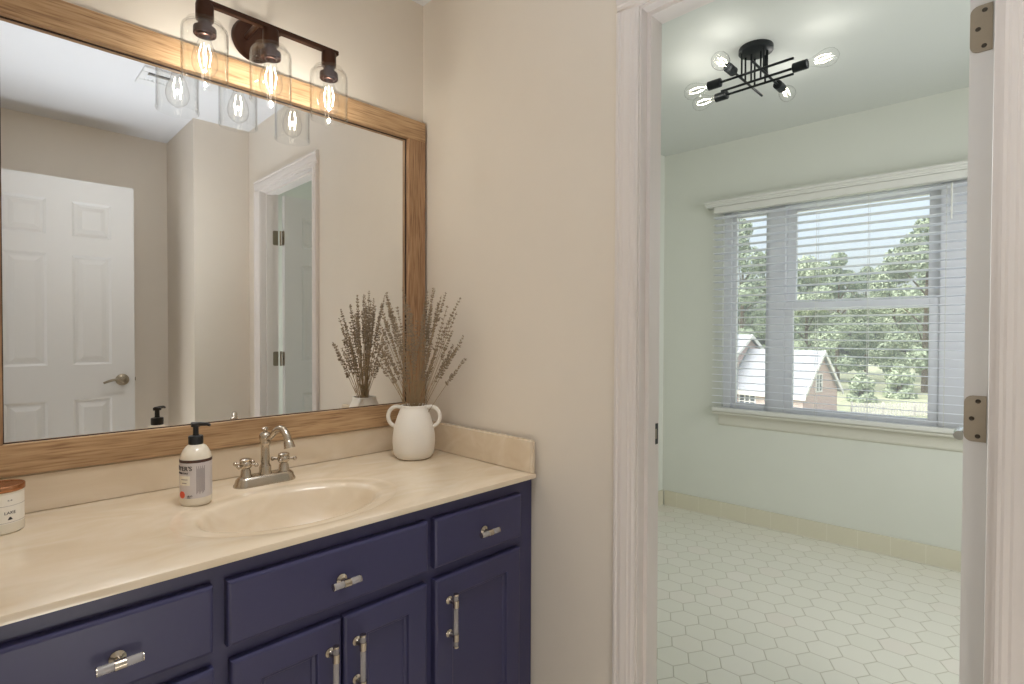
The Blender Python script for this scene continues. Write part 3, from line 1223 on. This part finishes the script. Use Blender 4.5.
# front face of the label lies to the left of the camera direction
t = text_bm("MEYER'S", .0150); wrap(t, rb + .0007, a0 - 1.00, .0925); join_into(b.bm, t)
t = text_bm("MEYER'S", .0150, .0006); wrap(t, rb + .0007, a0 - .992, .0925); join_into(b.bm, t)
t = text_bm("CLEAN DAY", .0066); wrap(t, rb + .0007, a0 - .98, .0815); join_into(b.bm, t)
for dx in (0, .0062):
    t = text_bm("o", .0080); wrap(t, rb + .0007, a0 - .46 + dx / rb, .0245 + .0025); join_into(b.bm, t)
for k in range(3):
    arc(b.bm, rb, rb + .0006, a0 - .58, a0 - .34, .021 + k * .0022, .0218 + k * .0022, 4)
b.m(MAT['ink'])
arc(b.bm, rb, rb + .0007, a0 - 1.25, a0 - .38, .052, .075, 10); b.m(MAT['labelbox'])
for k, wd in enumerate((.50, .36)):
    arc(b.bm, rb, rb + .0009, a0 - .78 - wd / 2, a0 - .78 + wd / 2, .0655 - k * .0085, .0672 - k * .0085, 6)
# block of fine print at the back of the label
for k in range(9):
    aa = a0 + .02 + k * .062
    arc(b.bm, rb, rb + .0006, aa, aa + .033, .030 + (k % 3) * .003, .098 - (k % 2) * .006, 2)
b.m(MAT['greyink'])
lathe(b.bm, [(.0001, .0008), (.0085, .0006), (.0090, 0), (.0085, -.001)], 18, (rb * math.cos(a0 - .98), rb * math.sin(a0 - .98), .0290), (math.cos(a0 - .98), math.sin(a0 - .98), 0)); b.m(MAT['orange'])
obj('printing', b, None, lb, label='dark lettering and orange spot')

# ------------------------------------------------------------------ candle
cd = thing('candle_jar', 'cream candle jar with copper lid at the left end of the vanity top', 'candle', (-1.183, -.128, CZ))
bm = new()
lathe(bm, [(.0001, .0), (.036, 0), (.0395, .003), (.0402, .008), (.0402, .087), (.0385, .089), (.0001, .089)], 40)
jr = obj('jar', bm, MAT['candle'], cd, 40)
bm = new()
lathe(bm, [(.0001, .088), (.0415, .088), (.0420, .0895), (.0420, .0985), (.0410, .1000), (.0385, .1000), (.0375, .0988), (.0001, .0988)], 40)
obj('lid', bm, MAT['copper'], cd, 40)
a1 = math.atan2(-1.7014 + .128, -1.2218 + 1.183) + .42
b = B()
rc = .0402
arc(b.bm, rc - .0004, rc + .0004, a1 - .95, a1 + .95, .022, .083); b.m(MAT['paper'])
lb = obj('label', b, None, cd, 30)
b = B()
t = text_bm('LAKE', .0085); wrap(t, rc + .0006, a1, .0445); join_into(b.bm, t)
t = text_bm('n o', .0060); wrap(t, rc + .0006, a1, .071); join_into(b.bm, t)
for k in range(4):
    arc(b.bm, rc, rc + .0007, a1 - .10 + k * .02, a1 + .10 - k * .02, .030 + k * .0015, .0315 + k * .0015, 4)
b.m(MAT['ink'])
arc(b.bm, rc, rc + .0006, a1 - .93, a1 + .93, .0590, .0596, 20); arc(b.bm, rc, rc + .0006, a1 - .93, a1 + .93, .0242, .0248, 20); b.m(MAT['greyink'])
obj('printing', b, None, lb, label='dark lettering')

# ------------------------------------------------------------------ vase
VX, VY = -.158, -.170
vz = thing('vase', 'white stoneware vase with two loop handles in the corner of the vanity top', 'vase', (VX, VY, CZ))
bm = new()
lathe(bm, [(.0001, .001), (.048, 0), (.058, .004), (.0655, .014), (.0700, .032), (.0718, .055), (.0712, .078), (.0680, .100), (.0625, .122), (.0560, .142), (.0495, .158), (.0450, .168), (.0440, .174), (.0448, .178), (.0430, .180), (.0400, .179), (.0395, .172), (.044, .160), (.055, .120), (.062, .070), (.055, .015), (.0001, .010)], 48)
vb = obj('vase_body', bm, MAT['ceramic'], vz, 50)
for s in (-1, 1):
    d = Vector((RT.x, RT.y, 0)).normalized() * s
    bm = new()
    pts = []
    for k in range(17):
        a = PI * .62 - k / 16 * PI * 1.12
        pts.append(d * (.058 + .030 * math.cos(a)) + Vector((0, 0, .140 + .034 * math.sin(a))))
    pts = [d * .042 + Vector((0, 0, .170))] + pts + [d * .062 + Vector((0, 0, .108))]
    tube(bm, pts, .0068, 10)
    obj('handle', bm, MAT['ceramic'], vb, 60)

# ------------------------------------------------------------------ dried lavender


def lavender(base, tip, bend, spike, tight, seed):
    rnd = random.Random(seed)
    base, tip, bend = Vector(base), Vector(tip), Vector(bend)
    t_ = thing('lavender_stem', 'dried brown lavender stem standing in the white two handled vase', 'dried flower', base, 0, 'dried lavender stems in the vase')
    n = 10
    mid = (base + tip) / 2 + bend
    P = []
    for i in range(n + 1):
        t = i / n
        P.append(((1 - t) ** 2 * base + 2 * t * (1 - t) * mid + t * t * tip) - base)
    bm = new()
    tube(bm, P, [.0013 - .0006 * i / n for i in range(n + 1)], 5)

    def at(t):
        f = t * n
        i = min(int(f), n - 1)
        return P[i].lerp(P[i + 1], f - i), (P[i + 1] - P[i]).normalized()
    # a couple of narrow leaves low on the stem
    for k in range(rnd.randint(0, 2)):
        p, d = at(rnd.uniform(.25, .5))
        u, v = frame_of(d)
        a = rnd.random() * 6
        o_ = u * math.cos(a) + v * math.sin(a)
        q = [p, p + o_ * .006 + d * .014 + u.cross(o_) * .0, p + o_ * .011 + d * .032]
        w_ = d.cross(o_).normalized() * .0014
        vs_ = [bm.verts.new(q[0]), bm.verts.new(q[1] - w_), bm.verts.new(q[2]), bm.verts.new(q[1] + w_)]
        bm.faces.new(vs_)
    st = obj('stem', bm, MAT['stem'], t_, 60)
    bm = new()
    L = (tip - base).length
    t = 1 - spike / L
    while t < 1:
        p, d = at(t)
        u, v = frame_of(d)
        k = 5 if rnd.random() < .8 else 3
        ph = rnd.random() * 6
        sz = sz0 = (.0066 if tight else .0060) * (.75 + .5 * rnd.random()) * (1 - .35 * max(0, (t - .85) / .15))
        for q in range(k):
            if rnd.random() < .15:
                continue
            a = ph + q * 2 * PI / k + rnd.uniform(-.5, .5)
            o_ = u * math.cos(a) + v * math.sin(a)
            up_ = rnd.uniform(.5, 1.3)
            dd = (o_ * .7 + d * up_).normalized()
            sz = sz0 * rnd.uniform(.7, 1.25)
            c = p + o_ * .0012
            e = c + dd * sz * 1.5
            uu, vv = frame_of(dd)
            m_ = [bm.verts.new(c + dd * sz * .8 + (uu * math.cos(w) + vv * math.sin(w)) * sz * .42) for w in (0, 2.1, 4.2)]
            b0, b1 = bm.verts.new(c), bm.verts.new(e)
            for w in range(3):
                bm.faces.new((b0, m_[(w + 1) % 3], m_[w]))
                bm.faces.new((b1, m_[w], m_[(w + 1) % 3]))
        t += (.0085 if tight else .0125) / L * rnd.uniform(.75, 1.3)
    obj('flower_spike', bm, MAT['bud'], st)
    return t_


RV = Vector((RT.x, RT.y, 0)).normalized()      # to the right in the picture
FV = Vector((F.x, F.y, 0)).normalized()        # away from the camera


def tip_at(rx, dz, dv):
    """tip in picture-aligned offsets from the vase neck"""
    p = Vector((VX, VY, CZ + .178)) + RV * rx + FV * dv + Vector((0, 0, dz))
    p.x = min(p.x, -.012)
    p.y = min(p.y, -.045)
    return p


TIPS = []
# right-hand plumes, then the middle, then the left ones: (right, up, away)
for rx, dz, dv in ((.095, .372, -.02), (.080, .352, .02), (.158, .362, -.02), (.150, .318, -.04), (.122, .338, -.06), (.172, .236, -.03), (.166, .208, -.06), (.176, .158, -.05), (.140, .255, -.08), (.112, .262, -.05), (.128, .300, .00), (.135, .205, -.02),
                   (.060, .300, .0), (.040, .318, -.05), (.050, .262, .05), (.020, .290, -.06), (.070, .232, -.08), (.010, .252, .03), (.030, .215, -.09), (.090, .198, -.08), (-.005, .312, -.03), (.065, .335, -.03),
                   (-.085, .352, -.03), (-.062, .338, .02), (-.098, .330, -.06), (-.050, .300, -.08), (-.075, .278, .05), (-.112, .262, -.05), (-.132, .236, -.02), (-.120, .212, -.08), (-.040, .268, .03), (-.092, .206, -.09), (-.030, .232, -.06), (-.060, .188, -.03), (-.020, .340, .01), (-.105, .300, .0), (-.035, .352, .05), (-.02, .200, .02), (-.145, .190, -.04),
                   (-.10, .362, .05), (.03, .36, .06), (-.13, .285, .04), (-.07, .225, .09), (.05, .205, .08), (-.11, .18, .06), (.01, .30, .09), (-.045, .405, .03), (.035, .395, .07), (.070, .400, -.02), (-.095, .385, .0), (.108, .385, .01)):
    TIPS.append((rx, dz, dv))
for i, (rx, dz, dv) in enumerate(TIPS):
    rnd = random.Random(100 + i)
    a = rnd.random() * 2 * PI
    k = .026 * math.sqrt(rnd.random())
    base = Vector((VX, VY, CZ + .013)) - RV * rx * .16 + RV * math.cos(a) * k * .5 + FV * math.sin(a) * k
    # keep the stem inside the neck: aim it through a point of the neck disc
    tip = tip_at(rx, dz, dv)
    t = (CZ + .178 - base.z) / (tip.z - base.z)
    neck = base.lerp(tip, t)
    off = Vector((neck.x - VX, neck.y - VY, 0))
    want = RV * (rx * .13) + FV * (dv * .13) + Vector((math.cos(a), math.sin(a), 0)) * .010
    if want.length > .030:
        want = want.normalized() * .030
    base = base + (want - off) / (1 - t) * .72
    r_ = Vector((base.x - VX, base.y - VY, 0))
    if r_.length > .040:
        base = Vector((VX, VY, base.z)) + r_.normalized() * .040
    lavender(base, tip, RV * (rx * -.14 + rnd.uniform(-.020, .020)) + FV * (dv * -.1 + rnd.uniform(-.012, .012)) + Vector((0, 0, rnd.uniform(-.005, .035))), min(dz * .70, rnd.uniform(.09, .19)), rnd.random() < .5, 300 + i)


# ------------------------------------------------------------------ light bulbs
def bulb(parent, org, ax, L, r, fil_r, name='bulb', fil_t=.0007):
    """clear pear shaped bulb with upright filaments; org at the socket mouth"""
    ax = Vector(ax).normalized()
    bm = new()
    k = L / .118
    prof = [(.0125, 0), (.0130, .010), (.0150, .022), (.0205, .038), (.0265, .055), (.0295, .072), (.0290, .088), (.0240, .102), (.0150, .112), (.0060, .117), (.0001, .118)]
    lathe(bm, [(q * r / .0295, h * k) for q, h in prof], 28, org, ax, cap0=False)
    g = obj(name, bm, MAT['bulb'], parent, 60)
    bm = new()
    u, v = frame_of(ax)
    o_ = Vector(org)
    for j in range(4):
        a = j * PI / 2 + .5
        d = u * math.cos(a) + v * math.sin(a)
        p = [o_ + ax * (.030 * k) + d * fil_r * .55, o_ + ax * (.058 * k) + d * fil_r * 1.0, o_ + ax * (.090 * k) + d * fil_r * .65]
        tube(bm, p, fil_t, 6)
    obj('filament', bm, MAT['filament'], g, label='glowing filament')
    return g


def lamp_at(p, e, col, rad=.016):
    d = bpy.data.lights.new('bulb_glow', 'POINT')
    d.energy = e
    d.color = col
    d.shadow_soft_size = rad
    o = bpy.data.objects.new('bulb_glow', d)
    C.objects.link(o)
    o.location = p
    return o


# ------------------------------------------------------------------ vanity light
LX, LY = (-.787, -.6195, -.447), -.138
vl = thing('vanity_light', 'bronze wall light with three clear glass cylinder shades above the mirror', 'wall light', (-.618, 0, 2.07))
ox, oz = -.618, 2.07


def L_(x, y, z):
    return (x - ox, y, z - oz)


bm = new()
lathe(bm, [(.0001, 0), (.0620, 0), (.0620, .010), (.0570, .018), (.0480, .020), (.0001, .021)], 40, (0, -.001, 0), (0, -1, 0))
obj('backplate', bm, MAT['bronze'], vl, 40)
for s in (-1, 1):
    bm = new()
    tube(bm, [(s * .026, -.018, -.004), (s * .030, LY * .72, -.008), (s * .032, LY, -.012)], .0068, 10)
    obj('arm', bm, MAT['bronze'], vl, 40)
bm = new(); box(bm, -.805 - ox, -.4185 - ox, LY - .0095, LY + .0095, 2.049 - oz, 2.062 - oz, .0015); obj('bar', bm, MAT['bronze'], vl)
for x in LX:
    b = B()
    lathe(b.bm, [(.0001, 2.0492), (.0206, 2.0492), (.0214, 2.046), (.0214, 2.010), (.0200, 2.007), (.0160, 2.005), (.0160, 1.989), (.0258, 1.989), (.0268, 1.987), (.0268, 1.971), (.0252, 1.9695), (.0252, 1.977), (.0165, 1.978), (.0165, 1.968), (.0140, 1.967), (.0140, 1.977)], 28, L_(x, LY, 0)[0:2] + (-oz,), cap1=True)
    b.m(MAT['bronze'])
    obj('socket', b, None, vl, 40)
    bm = new()
    po = [(.0160, 2.0040), (.0380, 2.0044), (.0412, 2.0030), (.0420, 2.0000), (.0405, 1.9970), (.0395, 1.9955), (.0430, 1.9940), (.0480, 1.9920), (.0522, 1.9870), (.0543, 1.9790), (.0548, 1.9680), (.0548, 1.859), (.0558, 1.8565), (.0560, 1.8530), (.0550, 1.8500)]
    pi_ = [(.0528, 1.8490), (.0512, 1.8505), (.0506, 1.8535), (.0512, 1.8565), (.0522, 1.859), (.0522, 1.9675), (.0516, 1.9780), (.0498, 1.9845), (.0465, 1.9885), (.0415, 1.9900), (.0370, 1.9920), (.0300, 1.9960), (.0160, 1.9965), (.0160, 2.0040)]
    lathe(bm, po + pi_, 44, (x - ox, LY, -oz), cap0=False, cap1=False)
    obj('glass_shade', bm, MAT['shade'], vl, 50)
    bulb(vl, (x - ox, LY, 1.974 - oz), (0, 0, -1), .112, .0305, .0150)
    lamp_at((x, LY, 1.908), VAN_BULB_W, (1, .95, .87), .005)

# ------------------------------------------------------------------ bathroom ceiling light
KX, KY = 1.185, -.785
cl = thing('ceiling_light', 'black ceiling light of crossed rods with five clear bulbs in the bathroom', 'ceiling light', (KX, KY, H))
bm = new()
lathe(bm, [(.0001, -.0005), (.068, -.0005), (.0695, -.004), (.0695, -.020), (.067, -.022), (.0001, -.0225)], 44)
obj('canopy', bm, MAT['black'], cl, 40)
ZB, ZX = 2.300 - H, 2.314 - H
ybars = [(1.100, -.664, -.965, 1), (1.188, -.632, -.940, -1), (1.240, -.634, -.921, 1)]
xbars = [(-.735, 1.068, 1.395, -1), (-.827, 1.042, 1.330, 1)]
GL = []


def bath_bulb(p, ax):
    ax = Vector(ax)
    p = Vector(p)
    b = B()
    lathe(b.bm, [(.0001, -.002), (.0165, -.002), (.0192, 0), (.0192, .054), (.0165, .055), (.0140, .050), (.0001, .050)], 22, p, ax)
    b.m(MAT['black'])
    obj('socket', b, None, cl, 40)
    bulb(cl, p + ax * .050, ax, .118, .0345, .015)
    GL.append(p + ax * .115 + Vector((KX, KY, H)))


for x, ya, yb, s in ybars:
    bm = new(); tube(bm, [(x - KX, ya - KY, ZB), (x - KX, yb - KY, ZB)], .0052, 10); obj('crossbar', bm, MAT['black'], cl, 40)
    e = ya if s > 0 else yb
    bath_bulb((x - KX, e - KY - s * .004, ZB), (0, s, 0))
for y, xa, xb, s in xbars:
    bm = new(); tube(bm, [(xa - KX, y - KY, ZX), (xb - KX, y - KY, ZX)], .0052, 10); obj('crossbar', bm, MAT['black'], cl, 40)
    e = xb if s > 0 else xa
    bath_bulb((e - KX - s * .004, y - KY, ZX), (s, 0, 0))
for x, y, z in ((1.160, -.735, ZX), (1.160, -.827, ZX), (1.200, -.735, ZX), (1.200, -.827, ZX), (1.188, -.765, ZB), (1.188, -.805, ZB), (1.240, -.760, ZX - .014), (1.240, -.805, ZX - .014)):
    bm = new(); tube(bm, [(x - KX, y - KY, z), (x - KX, y - KY, -.02)], .0042, 8); obj('drop_rod', bm, MAT['black'], cl, 40)
for p in GL:
    lamp_at(p, BATH_BULB_W, (1, .97, .93), .005)

# ------------------------------------------------------------------ ceiling vent seen in the mirror
cv = thing('ceiling_vent', 'small white slotted ceiling vent reflected at the top of the mirror', 'vent', (-.570, -1.41, H))
b = B()
for (x0, x1, y0, y1) in ((-.072, .072, .062, .112), (-.072, .072, -.112, -.040), (-.072, -.046, -.040, .062), (.046, .072, -.040, .062)):
    box(b.bm, x0, x1, y0, y1, -.010, -.0005, .002)
box(b.bm, -.046, .046, .020, .030, -.010, -.0005)
b.m(MAT['vent'])
obj('frame', b, None, cv)
bm = new(); box(bm, -.046, .046, -.040, .062, -.0030, -.0005); obj('gap_shade', bm, MAT['ventdark'], cv)
bm = new()
for k in range(6):
    x = -.040 + k * .0160
    prism(bm, [(x - .0075, -.003), (x + .0035, -.0095), (x + .0060, -.0095), (x - .0030, -.003)], 'y', -.040, .020)
obj('slats', bm, MAT['vent'], cv)

# ------------------------------------------------------------------ outside
GZ = -5.0
bm = new(); box(bm, 4, 160, -70, 110, GZ - .3, GZ); struct('ground', bm, MAT['grass'])


def ray_pt(u, v, depth):
    d = F * 1.0 + RT2 * ((u - 512) / 539.174) - UP2 * ((v - 342) / 539.174)
    return Vector((-1.2218, -1.7014, 1.1985)) + d * depth


# neighbouring house: a long wing with a gable end towards us and a taller wing behind it
hp = ray_pt(803, 392, 38)
ga = math.atan2(F.y, F.x)
hs = thing('brick_house', 'brick house with pale roof and gable window outside the bathroom window', 'house', (hp.x, hp.y, GZ), ga - R(54))
# local axes: the gable wall runs along +x (away to the right), the long wall along +y (to the left)
ez, az = hp.z - GZ, hp.z - GZ + 2.75
GW, LW = 5.3, 5.6
b = B()
prism(b.bm, [(0, 0), (GW, 0), (GW, ez), (GW / 2, az - .12), (0, ez)], 'y', 0, LW)
b.m(MAT['brick'])
obj('wall', b, None, hs)


def roof_slab(bm, e0, r0, y0, y1, th=.14):
    # from eave (x,z) to ridge (x,z)
    prism(bm, [e0, r0, (r0[0], r0[1] + th), (e0[0], e0[1] + th)], 'y', y0, y1)


sl = (az - ez) / (GW / 2)


def gable_roof(half, top, y0, y1, name, sl=sl):
    m_ = GW / 2
    bm = new()
    for s_ in (-1, 1):
        roof_slab(bm, (m_ + s_ * half, top - half * sl), (m_, top), y0 - .25, y1)
    obj(name, bm, MAT['roof'], hs)
    bm = new()
    for s_ in (-1, 1):
        e = (m_ + s_ * (half + .05), top - (half + .05) * sl)
        prism(bm, [(e[0], e[1] - .16), (m_, top - .16), (m_, top + .16), (e[0], e[1] + .16)], 'y', y0 - .32, y0 - .25)
    box(bm, m_ - half - .04, m_ - half + .03, y0 - .3, y1, top - half * sl - .28, top - half * sl + .02)
    obj('fascia', bm, MAT['fascia'], hs)


gable_roof(GW / 2 + .28, az, 0, LW, 'roof')
# the main house behind: same ridge line, wider and higher, its brick gable standing over the wing
HW, RT_, SM = 5.6, az + 1.15, .68
b = B()
m_ = GW / 2
prism(b.bm, [(m_ - HW, 0), (m_ + HW, 0), (m_ + HW, RT_ - .12 - HW * SM), (m_, RT_ - .12), (m_ - HW, RT_ - .12 - HW * SM)], 'y', LW, 14)
b.m(MAT['brick'])
obj('main_wall', b, None, hs)
gable_roof(HW + .28, RT_, LW, 14, 'main_roof', SM)
bm = new()
prism(bm, [(-.30, ez - .30 * sl + .14), (m_, az + .14), (m_, az + .34), (-.30, ez - .30 * sl + .36)], 'y', LW - .03, LW - .005)
obj('flashing', bm, MAT['roofdark'], hs)


def house_window(x0, x1, z0, z1, axis, at, mull):
    b = B()
    w = .09
    if axis == 'gable':
        bx = lambda a, c, d, e, dd: box(b.bm, a, c, at - dd, at + .02, d, e)
    else:
        bx = lambda a, c, d, e, dd: box(b.bm, at - dd, at + .02, a, c, d, e)
    bx(x0, x1, z0, z1, .02); b.m(MAT['darkglass'])
    bx(x0 - w, x0, z0 - w, z1 + w, .06); bx(x1, x1 + w, z0 - w, z1 + w, .06); bx(x0, x1, z1, z1 + w, .06); bx(x0, x1, z0 - w, z0, .06)
    for k in mull:
        bx(k - .05, k + .05, z0, z1, .05)
    bx(x0, x1, (z0 + z1) / 2 - .03, (z0 + z1) / 2 + .03, .05)
    b.m(MAT['fascia'])
    obj('window', b, None, hs)


house_window(GW / 2 - .75, GW / 2 + .05, ez - .05, ez + 1.1, 'gable', 0, [GW / 2 - .35])
house_window(3.55, 4.75, ez - 1.55, ez - .62, 'side', 0, [3.95, 4.35])

# fence
p0, p1 = ray_pt(852, 405, 41), ray_pt(1010, 405, 41)
fd = (p1 - p0); fl = math.hypot(fd.x, fd.y)
fe = thing('garden_fence', 'grey picket fence across the lawn behind the brick house', 'fence', (p0.x, p0.y, GZ), math.atan2(fd.y, fd.x))
bm = new()
x = 0
while x < fl:
    prism(bm, [(x, .08), (x + .12, .08), (x + .12, .95), (x + .06, 1.05), (x, .95)], 'y', -.015, .015)
    x += .22
obj('pickets', bm, MAT['fence'], fe)
bm = new(); box(bm, 0, fl, .015, .06, .25, .34); box(bm, 0, fl, .015, .06, .75, .84); obj('rails', bm, MAT['fence'], fe)
for k in range(int(fl / 2.4) + 1):
    bm = new(); box(bm, k * 2.4, k * 2.4 + .1, .06, .16, 0, 1.1); obj('post', bm, MAT['fence'], fe)


# trees
def tree_proto(h, cw, n, leafm, seed, low=.12):
    rnd = random.Random(seed)
    t = thing('tree', '', 'tree')
    bm = new()
    tube(bm, [(0, 0, 0), (.1, .05, h * .3), (0, .1, h * .75)], [.28, .22, .08], 8)
    for k in range(7):
        a = k * 2.4
        z0 = h * (.25 + .06 * k)
        tube(bm, [(0, 0, z0), (math.cos(a) * cw * .5, math.sin(a) * cw * .5, z0 + h * .14)], [.1, .03], 6)
    obj('trunk', bm, MAT['bark'], t)
    bm = new()
    blobs = []
    for k in range(26):
        zz = rnd.uniform(low, .93)
        a = rnd.random() * 6.28
        prof = math.sin(min(1, (zz - low + .12) / (1.02 - low)) ** .8 * PI) ** .6
        rr = cw * prof * rnd.uniform(.25, .85)
        blobs.append((Vector((math.cos(a) * rr, math.sin(a) * rr, zz * h)), rnd.uniform(.16, .30) * cw))
    for i in range(n):
        c, r = rnd.choice(blobs)
        d = Vector((rnd.gauss(0, 1), rnd.gauss(0, 1), rnd.gauss(0, 1))).normalized()
        p = c + d * r * rnd.uniform(.75, 1.08)
        s = rnd.uniform(.10, .24)
        nrm = (d + Vector((rnd.gauss(0, .6), rnd.gauss(0, .6), rnd.gauss(0, .6) + .3))).normalized()
        u, v = frame_of(nrm)
        a = rnd.random() * 6.28
        u, v = u * math.cos(a) + v * math.sin(a), v * math.cos(a) - u * math.sin(a)
        bm.faces.new([bm.verts.new(p + q) for q in (u * s, v * s * .5 + nrm * s * .1, -u * s, -v * s * .5 + nrm * s * .1)])
    obj('foliage', bm, leafm, t)
    return t


protos = [tree_proto(17, 4.6, 19000, MAT['leaf1'], 1), tree_proto(16, 5.0, 19000, MAT['leaf2'], 2), tree_proto(18, 4.6, 19000, MAT['leaf3'], 3)]
TREES = [
    (0, 741, 62, 1.16, 'tall mid green tree behind the house roof, seen through the narrow left sash'),
    (2, 772, 80, 1.12, 'dark green tree behind the left mullion of the window'),
    (1, 806, 60, .95, 'light green tree rising behind the gable of the brick house'),
    (0, 838, 71, 1.02, 'mid green tree just right of the house gable'),
    (2, 866, 84, .98, 'dark green tree at the dip of the tree line'),
    (1, 893, 73, 1.06, 'light green tree right of the dip in the tree line'),
    (0, 925, 58, 1.13, 'tallest mid green tree at the right edge of the wide window sash'),
    (2, 955, 76, 1.26, 'dark green tree half hidden behind the right mullion'),
    (1, 712, 79, 1.3, 'light green tree at the far left end of the window view'),
]
used = set()
for k, u, dep, sc, lab in TREES:
    g_ = ray_pt(u, 342, dep)
    o = protos[k] if k not in used else copy_tree(protos[k])
    used.add(k)
    o.location = (g_.x, g_.y, GZ)
    o.rotation_euler = (0, 0, u * .37)
    o.scale = (sc, sc, sc)
    tag(o, lab, 'tree', 'trees beyond the lawn')
sh = tree_proto(3.0, 1.5, 3500, MAT['leaf2'], 9, .05)
sh.name = 'garden_shrub'
g_ = ray_pt(862, 395, 50)
sh.location = (g_.x, g_.y, GZ)
tag(sh, 'light green rounded shrub on the lawn right of the brick house', 'shrub')
s2 = copy_tree(sh)
g_ = ray_pt(900, 395, 53)
s2.location = (g_.x, g_.y, GZ)
s2.scale = (1.15, 1.15, 1.2)
tag(s2, 'larger light green shrub at the back edge of the lawn', 'shrub')
